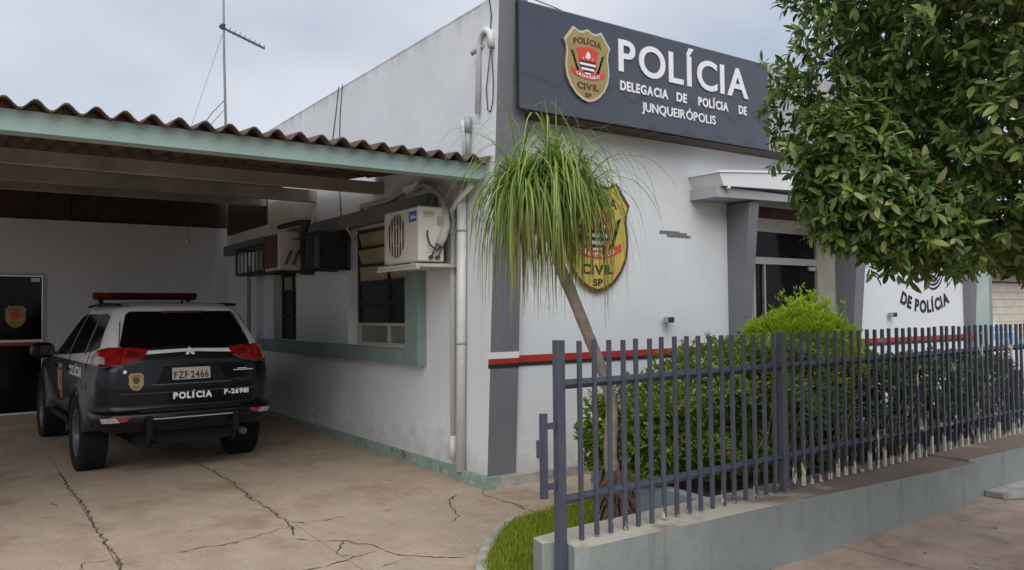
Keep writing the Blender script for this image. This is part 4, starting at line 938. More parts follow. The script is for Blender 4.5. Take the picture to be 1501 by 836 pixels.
bmesh.ops.recalc_face_normals(bmv, faces=bmv.faces[:])
me = bpy.data.meshes.new('body'); bmv.to_mesh(me); bmv.free(); me.materials.append(MATS['car_white']); me.materials.append(MATS['car_black'])
tmp = bpy.data.objects.new('body', me); COL.objects.link(tmp)
cut = MB()
for y in (0.0, 2.8): cut.tube([(-1.2, y, 0.39), (-0.55, y, 0.39)], 0.455, 40, smooth=False); cut.tube([(0.55, y, 0.39), (1.2, y, 0.39)], 0.455, 40, smooth=False)
cut = cut.build('cutter', 'rubber'); 
md = tmp.modifiers.new('arch', 'BOOLEAN'); md.object = cut; md.operation = 'DIFFERENCE'; md.solver = 'EXACT'
dg = bpy.context.evaluated_depsgraph_get(); dg.update(); me2 = bpy.data.meshes.new_from_object(tmp.evaluated_get(dg)); me2.name = 'body'
bpy.data.objects.remove(tmp); bpy.data.objects.remove(cut)
while len(me2.materials) < 2: me2.materials.append(MATS['car_black'])
me2.materials[0] = MATS['car_white']; me2.materials[1] = MATS['car_black']
body = bpy.data.objects.new('body', me2); COL.objects.link(body); body.parent = car; ORI[body.name] = Vector((0, 0, 0))
FR = lambda u, v: nrm(lambda a, b: suvS.rear(a, b), u, v, (0, -1, 0))
def FT(sg): return lambda u, v: nrm(lambda a, b: suvS.T(a, b, sg), u, v, (sg, -0.6, 0))
def FSd(sg): return lambda u, v: nrm(lambda a, b: suvS.side(a, b, sg), u, v, (sg, 0, 0.2))
# wheel arches
for y in (0.0, 2.8):
    for sg in (-1, 1):
        A, B, Cc = [], [], []
        for i in range(25):
            a = R(4+168*i/24); ca, sa = math.cos(a), math.sin(a)
            zz = 0.39+0.455*sa; xw = suvS.side(y, max(0.42, min(zz, 1.0)), 1).x
            xo = 0.925 if y == 0 else 0.92
            A.append((sg*(xw-0.06), y+0.452*ca, 0.39+0.452*sa)); B.append((sg*xo, y+0.462*ca, 0.39+0.462*sa)); Cc.append((sg*(xo-0.015), y+0.535*ca, 0.39+0.52*sa))
        D = []
        for i in range(25):
            a = R(4+168*i/24); zz = 0.39+0.60*math.sin(a); yy = y+0.64*math.cos(a); xw = suvS.side(yy, max(0.42, zz), 1).x-0.012; D.append((sg*xw, yy, zz))
        MB().grid([A, B, Cc, D]).build('wheel_arch', 'car_black', car)
    ln = MB(); ln.box((-0.86, y-0.5, 0.86), (0.86, y+0.5, 0.87)); ln.build('arch_liner', 'car_plastic', car)
# glass
gl = MB(); patch(gl, [(-.655, 1.272), (-.40, 1.262), (0, 1.272), (.40, 1.262), (.655, 1.272), (.665, 1.32), (.585, 1.56), (.56, 1.625), (.52, 1.655), (-.52, 1.655), (-.56, 1.625), (-.585, 1.56), (-.665, 1.32)], FR, 0.012, 0.05); gl.build('rear_window', 'car_glass', car, False)
for sg in (-1, 1):
    w_ = MB(); patch(w_, [(-.62, 1.29), (-.30, 1.245), (.55, 1.20), (1.62, 1.155), (1.72, 1.17), (1.05, 1.60), (.90, 1.635), (-.30, 1.635), (-.42, 1.615)], FSd(sg), 0.005, 0.12); w_.build('side_window', 'car_glass', car, False)
    w_ = MB()
    for a, b, c_, d_ in ((-.12, .0, -.06, .03), (.78, .9, .72, .78)):
        patch(w_, [(a, 1.215), (b-.05, 1.215), (d_, 1.632), (c_, 1.632)], FSd(sg), 0.008, 0.1)
    w_.build('window_pillar', 'pillar_trim', car, False)
    w_ = MB(); w_.tube([suvS.side(y, 1.69, sg)+Vector((sg*-.03, 0, 0.035+0.02*(1-((y-.3)/.9)**2))) for y in (-.5, -.2, .2, .6, 1.0, 1.15)], 0.016, 8); w_.build('roof_rail', 'car_plastic', car)
    w_ = MB(); patch(w_, [(-.80, 1.085), (2.3, 1.085), (2.3, 1.11), (-.80, 1.11)], FSd(sg), 0.001, 0.15)
wsd = MB(); F_ = lambda x, z: (Vector((x, lerp_tab(suvS.y1, z)+0.012-0.1*(x/.75)**2, z)), Vector((0, .5, .8)))
patch(wsd, [(-.68, 1.15), (.68, 1.15), (.56, 1.62), (-.56, 1.62)], F_, 0.01, 0.2); wsd.build('windscreen', 'car_glass', car, False)
# tailgate: black panel, white strip under the window, handle recess
tg = MB(); patch(tg, [(-.70, .73), (.70, .73), (.705, 1.10), (.66, 1.19), (.44, 1.222), (.10, 1.238), (-.10, 1.238), (-.44, 1.222), (-.66, 1.19), (-.705, 1.10)], FR, 0.010, 0.07); tg = tg.build('tailgate', 'car_black', car, False)
ws = MB(); patch(ws, [(-.60, 1.205), (-.44, 1.223), (-.10, 1.239), (.10, 1.239), (.44, 1.223), (.60, 1.205), (.655, 1.268), (.40, 1.258), (0.08, 1.268), (-.08, 1.268), (-.40, 1.258), (-.655, 1.268)], FR, 0.013, 0.06); ws.build('white_strip', 'car_white', tg, False)
rc_ = MB(); patch(rc_, [(-.36, .925), (.40, .925), (.34, 1.0), (.29, 1.10), (-.28, 1.10), (-.31, 1.0)], FR, 0.013, 0.07); rc_.build('plate_recess', 'car_plastic', tg, False)
cr_ = MB()
for x0, x1, z in ((-.40, .42, .922), (-.70, .70, .845)):
    P_ = [FR(x0+(x1-x0)*i/14, z) for i in range(15)]; cr_.tube([p+n*0.016 for p, n in P_], 0.0035 if z < .9 else 0.006, 6)
cr_.build('trim_line', 'pillar_trim', tg)
def FRd(off): return lambda u, v, d: (lambda pn: pn[0]+pn[1]*(off+d))(FR(u, v))
pn_ = MB(); fp_ = FRd(0.014); pn_.prism([(-.20, .958), (.20, .958), (.20, 1.088), (-.20, 1.088)], fp_, 0.008); pl8 = pn_.build('number_plate', 'plate_grey', car)
q = MB(); text_block(q, 'FZF 2466', FRd(0.0225), -.175, .175, .975, 1.045, 0.0015, gap=0.16, space=0.3, bold=0.02); q.build('plate_lettering', 'lettering_black', pl8)
q = MB(); q.prism([(-.19, 1.06), (.19, 1.06), (.19, 1.078), (-.19, 1.078)], FRd(0.0222), 0.001); q.build('plate_band', 'label_tan', pl8)
q = MB()
for a, b in (((-.20, .958), (.20, .958)), ((.20, .958), (.20, 1.088)), ((.20, 1.088), (-.20, 1.088)), ((-.20, 1.088), (-.20, .958))): q.tube([fp_(*a, 0.009), fp_(*b, 0.009)], 0.005, 5)
q.build('plate_frame', 'car_plastic', pl8)
q = MB(); text_block(q, 'POLÍCIA', FRd(0.012), -.185, .215, .775, .838, 0.002, gap=0.14, bold=0.05); q.build('lettering', 'letter_white', tg); q = MB(); text_block(q, 'P-26981', FRd(0.012), .345, .615, .79, .84, 0.002, gap=0.12, bold=0.04); q.build('lettering', 'letter_white', tg)
q = MB()
for z, a, b in ((1.045, .49, .60), (1.03, .45, .67)): q.prism([(a, z), (b, z), (b, z+0.007), (a, z+0.007)], FRd(0.0125), 0.001)
q.build('small_print', 'letter_white', tg)
badge(car, lambda u, v, d: FRd(0.012+d)(-.54+u*.15, .875+v*.175, 0), 'badge_gold', 'badge_gold', thick=0.003, detail=False, step=0.001, field='badge_brown')
q = MB()                                                              # three-diamond emblem
for a in (90, 210, 330):
    c_, s_ = math.cos(R(a)), math.sin(R(a)); L = 0.056
    pts = [(0, 0), (c_*L*.5-s_*L*.29, s_*L*.5+c_*L*.29), (c_*L, s_*L), (c_*L*.5+s_*L*.29, s_*L*.5-c_*L*.29)]
    q.prism([(p[0]*1.0, 1.236+p[1]) for p in pts], FRd(0.016), 0.006)
q.build('emblem', 'letter_white', tg)
q = MB(); q.tube([FR(0.02, 1.285)[0]+Vector((0, -.02, 0)), FR(-.10, 1.30)[0]+Vector((0, -.025, 0)), FR(-.45, 1.275)[0]+Vector((0, -.02, 0))], 0.008, 6); q.build('wiper', 'car_plastic', car)
q = MB(); P0, N0 = FR(-.645, 1.06); q.tube([P0+N0*0.01, P0+N0*0.035], 0.018, 10); q.build('tailgate_lock', 'car_chrome', tg)
q = MB(); q.tube([FR(-.655, 1.06)[0]+FR(-.655, 1.06)[1]*.012, FR(-.66, 1.2)[0]+FR(-.66, 1.2)[1]*.012, FR(-.675, 1.3)[0]+FR(-.675, 1.3)[1]*.012, FR(-.62, 1.55)[0]+FR(-.62, 1.55)[1]*.012], 0.005, 5); q.build('stay_cable', 'pillar_trim', tg)
# tail lamps wrapping the corners
for sg in (-1, 1):
    Wn = suvS.W(1.2)-0.2
    q = MB(); patch(q, [(-.22, 1.268), (-.03, 1.29), (.14, 1.292), (.30, 1.262), (.46, 1.20), (.44, 1.125), (.20, 1.118), (0.0, 1.135), (-.12, 1.16), (-.20, 1.20)], FT(sg), 0.022, 0.045); tl = q.build('tail_lamp', 'lens_red', car, False)
    q = MB(); patch(q, [(.14, 1.135), (.40, 1.14), (.42, 1.19), (.28, 1.215), (.16, 1.20)], FT(sg), 0.025, 0.05); q.build('lamp_lens', 'lens_clear', tl, False)
    q = MB(); q.tube([suvS.T(.02, z, sg)+FT(sg)(.02, z)[1]*0.0225 for z in (1.13, 1.17, 1.21, 1.25, 1.29)], 0.004, 5); q.build('lamp_seam', 'car_plastic', tl)
    q = MB(); patch(q, [(-.16, 1.235), (-.03, 1.255), (-.02, 1.20), (-.13, 1.19)], FT(sg), 0.0245, 0.04); q.build('lamp_insert', 'lens_dark_red', tl, False)
    q = MB(); patch(q, [(.24, 1.225), (.30, 1.245), (.42, 1.20), (.43, 1.185), (.3, 1.22)], FT(sg), 0.026, 0.05); q.build('lamp_lens', 'lens_clear', tl, False)
    q = MB(); q.tube([suvS.T(t, z, sg)+Vector((sg*.012, -.012, 0)) for t, z in ((-.20, 1.195), (-.12, 1.152), (0, 1.127), (.2, 1.11), (.44, 1.117))], 0.006, 6); q.build('lamp_trim', 'pillar_trim', tl)
# bumper with step, reflectors, tow fittings
bp_ = MB(); R_ = []
for z, o in ((0.49, -.03), (0.52, .035), (0.58, .05), (0.655, .045), (0.675, .03), (0.683, -.02)):
    row = []
    for i in range(33):
        t = -1+2*i/32; sg = 1 if t >= 0 else -1; tt = abs(t)*1.18; r0 = suvS.W(z)-suvS.rcz(z); p, n = nrm(lambda a, b: suvS.T(a, b, sg), tt-r0, z, (sg, -.8, 0)); row.append(p+Vector((n.x, n.y, 0))*o)
    R_.append(row)
bp_.grid(R_); bumper = bp_.build('rear_bumper', 'car_black', car)
q = MB(); P_ = [FR(-.52+1.04*i/14, .665) for i in range(15)]; q.tube([p+n*0.075+Vector((0, 0, -.05)) for p, n in P_], 0.022, 8); q.build('bumper_step', 'car_plastic', bumper)
q = MB(); P_ = [FR(-.46+.92*i/14, .60) for i in range(15)]; q.tube([p+n*0.078 for p, n in P_], 0.007, 6); q.build('bumper_trim', 'aluminium', bumper)
for sg in (-1, 1):
    FTs = FT(sg); f2 = lambda u, v: (FTs(u, v)[0]+FTs(u, v)[1]*0.042, FTs(u, v)[1])
    q = MB(); patch(q, [(.03, .585), (.17, .58), (.18, .628), (.055, .632)], f2, 0.012, 0.04); q.build('reflector', 'lens_clear', bumper, False)
    q = MB(); patch(q, [(-.07, .636), (.05, .632), (.025, .587), (-.02, .59)], f2, 0.013, 0.04); q.build('reflector', 'lens_red', bumper, False)
    q = MB(); q.box((sg*.42-.03, -1.10, .40), (sg*.42+.03, -1.05, .63), ch=0.01); q.tube([(sg*.42, -1.06, .42), (sg*.42, -1.02, .33), (sg*.42, -.95, .31)], 0.02, 8); q.build('bumper_bracket', 'car_plastic', bumper)
q = MB(); q.box((-.50, -.85, .32), (.50, 3.3, .475)); q.tube([(-.35, -.9, .33), (-.35, -1.0, .31)], 0.035, 10); q.build('underbody', 'car_plastic', car)
# wheels
tyre = MB(); prof = [(.24, -.10), (.27, -.118), (.31, -.132), (.355, -.135), (.378, -.122), (.388, -.10), (.391, 0), (.388, .10), (.378, .122), (.355, .135), (.31, .132), (.27, .118), (.24, .10)]
def lathe(prof, n, c, mb, mi=0):
    rows = []
    for i in range(n+1):
        a = 2*math.pi*i/n; rows.append([(c[0]+x, c[1]+r*math.cos(a), c[2]+r*math.sin(a)) for r, x in prof])
    mb.grid(rows, mi)
tyre0 = rim0 = spoke0 = None
for sg in (-1, 1):
    for y in (0.0, 2.8):
        c0 = (sg*.79, y, .39)
        wl = bpy.data.objects.new('wheel', None); COL.objects.link(wl); wl.parent = car; wl.location = c0; ORI[wl.name] = Vector((0, 0, 0)); wl.empty_display_size = .1
        if tyre0 is None:
            t_ = MB(); lathe(prof, 44, (0, 0, 0), t_)
            for i in range(44):
                a = 2*math.pi*(i+.5)/44
                for xx_ in (-.085, 0.0, .085):
                    aa = a+(0.07 if xx_ == 0 else 0); u = Vector((0, math.cos(aa), math.sin(aa))); v_ = Vector((0, -math.sin(aa), math.cos(aa))); p = u*.388+Vector((xx_, 0, 0))
                    q_ = [p+Vector((dx, 0, 0))+v_*dv+u*du for du in (-.01, .009) for dx, dv in ((-.036, -.017), (.036, -.017), (.036, .017), (-.036, .017))]
                    t_.add(q_, [(4, 5, 6, 7), (0, 1, 5, 4), (1, 2, 6, 5), (2, 3, 7, 6), (3, 0, 4, 7)])
            tyre0 = t_.build('tyre', 'rubber', wl)
            r_ = MB(); lathe([(.245, -.10), (.252, -.115), (.235, -.112), (.215, -.06), (.21, .0), (.235, .10), (.245, .1)], 36, (0, 0, 0), r_)
            lathe([(.0, -.075), (.045, -.078), (.06, -.07), (.062, -.04)], 20, (0, 0, 0), r_); lathe([(.0, -.03), (.212, -.03)], 24, (0, 0, 0), r_, 1); rim0 = r_.build('rim', ['rim_metal', 'car_plastic'], wl)
            s_ = MB()
            for i in range(6):
                a = 2*math.pi*i/6; u = Vector((0, math.cos(a), math.sin(a))); v_ = Vector((0, -math.sin(a), math.cos(a)))
                A_ = [Vector((-.07, 0, 0))+u*.05+v_*d for d in (-.022, .022)]+[Vector((-.092, 0, 0))+u*.222+v_*d for d in (.040, -.040)]
                s_.add(A_+[p+Vector((.03, 0, 0)) for p in A_], [(0, 1, 2, 3), (0, 3, 7, 4), (1, 5, 6, 2), (3, 2, 6, 7), (0, 4, 5, 1)])
            spoke0 = s_.build('spokes', 'rim_metal', wl)
        else:
            for s0 in (tyre0, rim0, spoke0):
                c_ = s0.copy(); COL.objects.link(c_); c_.parent = wl
        if sg == 1: wl.rotation_euler = (0, 0, math.pi)
        wl.rotation_euler.x = random.uniform(0, 1.0)
# mirrors, side lettering and crest, door seams
for sg in (-1, 1):
    mr = MB(); bm = bmesh.new(); bmesh.ops.create_uvsphere(bm, u_segments=16, v_segments=10, radius=1)
    vs_ = [(sg*(1.02+.135*math.copysign(abs(v.co.x)**.7, v.co.x)), 1.72+.075*v.co.y+(.04*abs(v.co.x)), 1.21+.095*math.copysign(abs(v.co.z)**.75, v.co.z)) for v in bm.verts]; bm.verts.index_update()
    mr.add(vs_, [[v.index for v in f.verts] for f in bm.faces], 0, True); bm.free(); mr.box((sg*.85, 1.68, 1.15), (sg*.95, 1.75, 1.19)); m_ = mr.build('door_mirror', 'car_black', car)
    MB().prism([(sg*1.02-.10, 1.15), (sg*1.02+.10, 1.15), (sg*1.02+.11, 1.27), (sg*1.02-.11, 1.27)], lambda u, v, d: (u, 1.645-d+.03*abs(u-sg*1.02), v), 0.003).build('mirror_glass', 'car_glass', m_)
    FSs = FSd(sg); fd = lambda u, v, d: (lambda pn: pn[0]+pn[1]*(0.004+d))(FSs(u, v))
    q = MB()
    if sg < 0: text_block(q, 'POLÍCIA', lambda u, v, d: fd(u, v, d), .62, -.12, .985, 1.08, 0.002, gap=0.14, bold=0.04)
    else: text_block(q, 'POLÍCIA', lambda u, v, d: fd(u, v, d), -.12, .62, .985, 1.08, 0.002, gap=0.14, bold=0.04)
    q.build('side_lettering', 'letter_white', car)
    badge(car, lambda u, v, d: fd(1.22+u*.36, .66+v*.42, d), 'badge_gold', 'badge_gold', thick=0.003, detail=False, step=0.001, name='side_crest')
    q = MB()
    for pts in ([(.62, .50), (.70, .80), (.72, 1.10), (.74, 1.2)], [(1.72, .50), (1.78, .8), (1.76, 1.15)], [(-.38, .88), (-.30, 1.1), (-.30, 1.24)]): q.tube([fd(a, b, -.001) for a, b in pts], 0.0035, 4)
    q.build('door_seam', 'car_plastic', car)
    for y in (.48, 1.42):
        q = MB(); q.tube([fd(y, 1.03, .02), fd(y+.09, 1.032, .035), fd(y+.18, 1.03, .02)], 0.014, 8); q.build('door_handle', 'car_black', car)
    q = MB(); q.tube([fd(.42, .44, .03), fd(2.35, .44, .03)], 0.04, 8); q.build('side_step', 'car_plastic', car)
q = MB(); P_ = [FR(-.22+.44*i/10, 1.645) for i in range(11)]; q.tube([p+n*0.02 for p, n in P_], 0.012, 6); q.build('brake_lamp', 'lens_dark_red', body)
q = MB(); q.tube([(.52, -.80, .40), (.53, -1.0, .385)], 0.035, 12); q.build('exhaust_pipe', 'rim_metal', body)
q = MB(); q.tube([(.05, -.42, 1.755), (.05, -.40, 1.775)], 0.012, 8); q.build('washer_nozzle', 'car_plastic', body)
# hidden front: lamps, grille, bonnet edge
for sg in (-1, 1):
    q = MB(); q.box((sg*.45, 3.45, .78), (sg*.76, 3.60, .92), ch=0.02); q.build('headlight', 'lens_clear', car)
q = MB(); q.box((-.40, 3.50, .55), (.40, 3.66, .90), ch=0.02); q.build('grille', 'car_plastic', car)
# light bar
lbx = bpy.data.objects.new('lightbar', None); COL.objects.link(lbx); lbx.parent = car; ORI[lbx.name] = Vector((0, 0, 0)); lbx.location = (0, 0, -0.03)
LY = 1.05
def cap_(x0, x1, m, nm):
    q = MB(); prof_ = [(-.13, 1.865), (-.14, 1.89), (-.10, 1.925), (0, 1.935), (.10, 1.925), (.14, 1.89), (.13, 1.865)]
    q.prism(prof_, lambda u, v, d: (x0+d, LY+u, v), x1-x0); q.build(nm, m, lbx)
cap_(-.57, -.42, 'lens_red', 'light_dome'); cap_(-.418, .20, 'lens_dark_red', 'light_dome'); cap_(.202, .418, 'lens_dark_red', 'light_dome'); cap_(.42, .57, 'lens_dark_red', 'light_dome')
q = MB(); q.box((-.56, LY-.13, 1.842), (.56, LY+.13, 1.864)); q.build('light_base', 'car_plastic', lbx)
q = MB()
for sg in (-1, 1): q.box((sg*.50-.02, LY-.04, 1.74), (sg*.50+.02, LY+.04, 1.841))
q.build('light_foot', 'car_plastic', lbx)
q = MB(); q.tube([(-.52, LY-.12, 1.85), (-.55, LY-.3, 1.76), (-.50, LY-.25, 1.77)], 0.008, 6); q.build('light_cable', 'cable_black', lbx)

# ------------------------------------------------------------------ silver hatchback next door, seen through the railing
hb = Shell(w=[(.25, .72), (.5, .80), (.85, .82), (1.2, .68), (1.38, .56), (1.42, .3)], y0=[(.25, -.6), (.5, -.68), (.85, -.62), (1.2, -.35), (1.38, -.1), (1.42, .2)], y1=[(.25, 2.9), (.6, 3.0), (.8, 2.7), (.9, 2.2), (1.38, 1.2), (1.42, 1.0)], rc=.16, half=2.2, taper=0.04)
car2 = thing('parked_hatchback', 'pale silver hatchback parked beyond the right end of the station, seen through the railing', 'car', (11.3, 0.75, 0.0), None, R(2))
zz = [.25, .35, .5, .65, .8, .85, .9, 1.0, 1.1, 1.2, 1.3, 1.38, 1.405, 1.42]; rows = hb.body(zz, 6, 4, 14, 4); q = MB()
q.grid([r+[r[0]] for r in rows]); q.add(rows[-1], [tuple(range(len(rows[-1])))]); q.add(rows[0], [tuple(range(len(rows[0])))[::-1]]); q.build('body', 'car_silver', car2)
hR = lambda u, v: nrm(lambda a, b: hb.rear(a, b), u, v, (0, -1, 0))
q = MB(); patch(q, [(-.58, .93), (.58, .93), (.48, 1.30), (-.48, 1.30)], hR, .006, .1); q.build('rear_window', 'screen_blue', car2, False)
for sg in (-1, 1):
    hS = lambda u, v: nrm(lambda a, b: hb.side(a, b, sg), u, v, (sg, 0, .2))
    q = MB(); patch(q, [(-.1, .92), (1.95, .92), (1.25, 1.31), (.2, 1.33)], hS, .006, .15); q.build('side_window', 'car_glass', car2, False)
    q = MB(); patch(q, [(-.12, .62), (.1, .62), (.12, .86), (-.1, .88)], lambda u, v: nrm(lambda a, b: hb.T(a, b, sg), u, v, (sg, -.6, 0)), .012, .06); q.build('tail_lamp', 'lens_red', car2, False)
    for y in (0.1, 2.35):
        wl = bpy.data.objects.new('wheel', None); COL.objects.link(wl); wl.parent = car2; wl.location = (sg*.70, y, .30); wl.scale = (.7, .77, .77); wl.rotation_euler = (0, 0, math.pi if sg > 0 else 0)
        for s0 in (tyre0, rim0, spoke0):
            c_ = s0.copy(); COL.objects.link(c_); c_.parent = wl
q = MB(); q.box((-.6, -.5, .2), (.6, 2.8, .3)); q.build('underbody', 'car_plastic', car2)

# ================================================================== PLANTS
def leaf_template(L, w, fold=0.25, curl=0.1, rows=3):
    """pointed leaf along +Y: numpy verts and triangles"""
    v = [(0, 0, 0)]; f = []
    prof = {2: [(.35, 1.0), (.72, .8)], 3: [(.22, .75), (.5, 1.0), (.78, .68)], 1: [(.5, 1.0)]}[rows]
    for t, k in prof:
        z = -curl*L*t*t; v += [(-w*k, t*L, z+w*k*fold), (0, t*L, z), (w*k, t*L, z+w*k*fold)]
    v.append((0, L, -curl*L)); n = len(prof)
    f += [(0, 2, 1), (0, 3, 2)]
    for i in range(n-1):
        a = 1+3*i; b = a+3; f += [(a, a+1, b+1), (a, b+1, b), (a+1, a+2, b+2), (a+1, b+2, b+1)]
    a = 1+3*(n-1); t_ = len(v)-1; f += [(a, a+1, t_), (a+1, a+2, t_)]
    return np.array(v), np.array(f)
def frames(dirs, ups):
    """rotation matrices with +Y along dirs and +Z near ups"""
    y = dirs/np.linalg.norm(dirs, axis=1, keepdims=True); x = np.cross(y, ups); x /= np.maximum(np.linalg.norm(x, axis=1, keepdims=True), 1e-6); z = np.cross(x, y)
    return np.stack([x, y, z], 2)
def leaf_mesh(name, matname, pos, rot, scale, tv, tf, parent, stuff=True, names=None):
    off = np.array(ORI.get(parent.name, Vector((0, 0, 0)))) if parent else 0
    V = np.einsum('nij,kj->nki', rot, tv)*scale[:, None, None]+pos[:, None, :]-off
    n, k = V.shape[:2]; F = (tf[None]+(np.arange(n)*k)[:, None, None]).reshape(-1, 3)
    me = bpy.data.meshes.new(name); me.vertices.add(n*k); me.vertices.foreach_set('co', V.reshape(-1).astype(np.float32))
    me.loops.add(F.size); me.loops.foreach_set('vertex_index', F.reshape(-1).astype(np.int32)); me.polygons.add(len(F))
    me.polygons.foreach_set('loop_start', (np.arange(len(F))*3).astype(np.int32)); me.polygons.foreach_set('loop_total', np.full(len(F), 3, np.int32))
    me.update(calc_edges=True); me.materials.append(MATS[matname])
    o = bpy.data.objects.new(name, me); COL.objects.link(o); o.parent = parent
    if stuff: o['kind'] = 'stuff'
    ORI[o.name] = Vector(off) if parent else Vector((0, 0, 0)); return o
CAM = np.array([-4.108, -6.323, 1.65]); FW = np.array([0.5714, 0.81996, 0.034]); RX = np.array([0.8206, -0.5714, -0.01]); DN = np.array([0.0112, 0.0336, -0.99937])
def in_view(P, m=1.02):
    q = P-CAM; d = q@FW; return (d > .3) & (np.abs(q@RX/d) < .6414*m) & (np.abs(q@DN/d) < .3572*m), d
def leaves(parent, matname, pos, rot, scale, tv, tf, stuffname, single=300):
    """the nearest leaves in view become pieces of their own, the rest one mesh"""
    vis, d = in_view(pos); key = np.where(vis, scale/np.maximum(d, .1), -1); idx = np.argsort(-key)[:single]; mask = np.ones(len(pos), bool); mask[idx] = False
    leaf_mesh(stuffname, matname, pos[mask], rot[mask], scale[mask], tv, tf, parent)
    me = bpy.data.meshes.new('leaf'); me.from_pydata([tuple(p) for p in tv], [], [tuple(int(i) for i in q) for q in tf]); me.materials.append(MATS[matname]); off = ORI[parent.name]
    for i in idx:
        o = bpy.data.objects.new('leaf', me); COL.objects.link(o); o.parent = parent
        M4 = Matrix([[*(rot[i, r]*scale[i]), pos[i, r]-off[r]] for r in range(3)]+[[0, 0, 0, 1]]); o.matrix_basis = M4

# ---------------------------------------------------------------- drooping ponytail palm by the fence
pm = thing('ponytail_palm', 'slender leaning palm with a mop of thin drooping leaves in front of the wall crest', 'tree', (-0.1, -1.9, 0.02))
tr = [(-0.10, -1.9, 0.0), (-0.12, -1.9, 0.35), (-0.165, -1.9, 0.60), (-0.145, -1.9, 0.93), (-0.20, -1.9, 1.15), (-0.30, -1.9, 1.36), (-0.42, -1.9, 1.60), (-0.52, -1.9, 1.80), (-0.63, -1.9, 2.02), (-0.66, -1.9, 2.25), (-0.66, -1.9, 2.45)]
def smooth_path(P, n=6):
    P = [Vector(p) for p in P]; out = []
    for i in range(len(P)-1):
        a, b, c, d = P[max(i-1, 0)], P[i], P[i+1], P[min(i+2, len(P)-1)]
        for k in range(n):
            t = k/n; out.append(0.5*((2*b)+(c-a)*t+(2*a-5*b+4*c-d)*t*t+(3*b-a-3*c+d)*t**3))
    return out+[P[-1]]
sp = smooth_path(tr); rr_ = [0.068-0.026*min(1, (p.z/1.0))+random.uniform(-.003, .003) for p in sp]
MB().tube(sp, rr_, 12).build('trunk', 'bark', pm)
fb = MB()
for i in range(420):
    a = random.uniform(0, 6.28); r0 = random.uniform(.05, .16); z = random.uniform(.0, .42); L_ = random.uniform(.10, .26)
    p0 = Vector((-.11+r0*math.cos(a)*.6, -1.9+r0*math.sin(a)*.6, z+L_*.5)); p1 = Vector((-.11+(r0+.08)*math.cos(a)*(1-z*.9), -1.9+(r0+.08)*math.sin(a)*(1-z*.9), max(.0, z-.1))); t = Vector((-math.sin(a), math.cos(a), 0))*.012
    fb.add([p0-t, p0+t, p1+t*.6, p1-t*.6, (p0+p1)/2+Vector((math.cos(a), math.sin(a), 0))*.012], [(0, 1, 4), (1, 2, 4), (2, 3, 4), (3, 0, 4)])
o = fb.build('dead_leaf_skirt', 'fibre_bark', pm, False); o['kind'] = 'stuff'
heads = [((-0.93, -1.90, 2.50), .30), ((-0.70, -1.95, 2.60), .36), ((-0.44, -1.92, 2.50), .22), ((-0.66, -1.75, 2.50), .12)]
for h, _ in heads: MB().tube(smooth_path([(-0.655, -1.9, 2.2), ((h[0]-.655)/2, (h[1]-1.9)/2, 2.36), h], 4), 0.035, 8).build('branch', 'bark', pm)
ribs = []
def blade(p, az, el, L, w, droop):
    d = Vector((math.cos(az)*math.cos(el), math.sin(az)*math.cos(el), math.sin(el))); pts = [Vector(p)]; n = 9
    for i in range(n):
        d = (d+Vector((random.gauss(0, .05), random.gauss(0, .05), -droop*(0.5+i/n)*random.uniform(.7, 1.3)))).normalized(); pts.append(pts[-1]+d*L/n)
    side = Vector((-math.sin(az), math.cos(az), 0)); vv, ff = [], []
    for i, q in enumerate(pts):
        t = i/n; ww = w*(min(1, .5+t*2.5))*(1-t**1.6)+.0008; vv += [q-side*ww, q+side*ww]
    for i in range(n): ff.append((2*i, 2*i+1, 2*i+3, 2*i+2))
    return vv, ff
def tilt(v, s): return v
for i in range(1350):
    h = random.choices(heads, [q[1] for q in heads])[0][0]
    az = random.uniform(0, 2*math.pi); u = random.random()
    if u < .025: el = R(random.uniform(70, 88)); L_ = random.uniform(.25, .42); dr_ = .03; old = 0
    elif u < .80: el = R(random.triangular(0, 88, 62)); L_ = random.uniform(.35, 1.0); dr_ = random.uniform(.32, .85); old = 0
    else: el = R(random.uniform(-25, 25)); L_ = random.uniform(.5, 1.05); dr_ = random.uniform(.6, 1.2); old = 1 if random.random() < .6 else 0
    p = Vector(h)+Vector((random.uniform(-.05, .05), random.uniform(-.05, .05), random.uniform(-.05, .05)))
    ribs.append((*blade(p, az, el, L_, random.uniform(.0035, .0088), dr_), old, p))
for (az, el, L_, dr_) in ((R(-30), R(38), 1.1, .04), (R(-22), R(30), 1.15, .05), (R(-38), R(33), .95, .05), (R(-12), R(20), 1.0, .06), (R(150), R(60), .6, .05), (R(-30), R(86), .62, .005), (R(60), R(84), .5, .01), (R(200), R(83), .5, .01)):
    ribs.append((*blade((-.5 if el < R(50) else -.66, -1.95, 2.66), az, el, L_, .006, dr_), 0, Vector((0, 0, 0))))
ribs.sort(key=lambda q: (Vector(q[0][9])-Vector(CAM)).length)
for i, (v, f, old, p) in enumerate(ribs[:300]): MB().add(v, f).build('leaf', 'palm_leaf_old' if old else 'palm_leaf', pm, False)
for flag, mm in ((0, 'palm_leaf'), (1, 'palm_leaf_old')):
    mb = MB()
    for v, f, old, p in ribs[300:]:
        if old == flag: mb.add(v, f)
    o = mb.build('inner_leaves', mm, pm, False); o['kind'] = 'stuff'

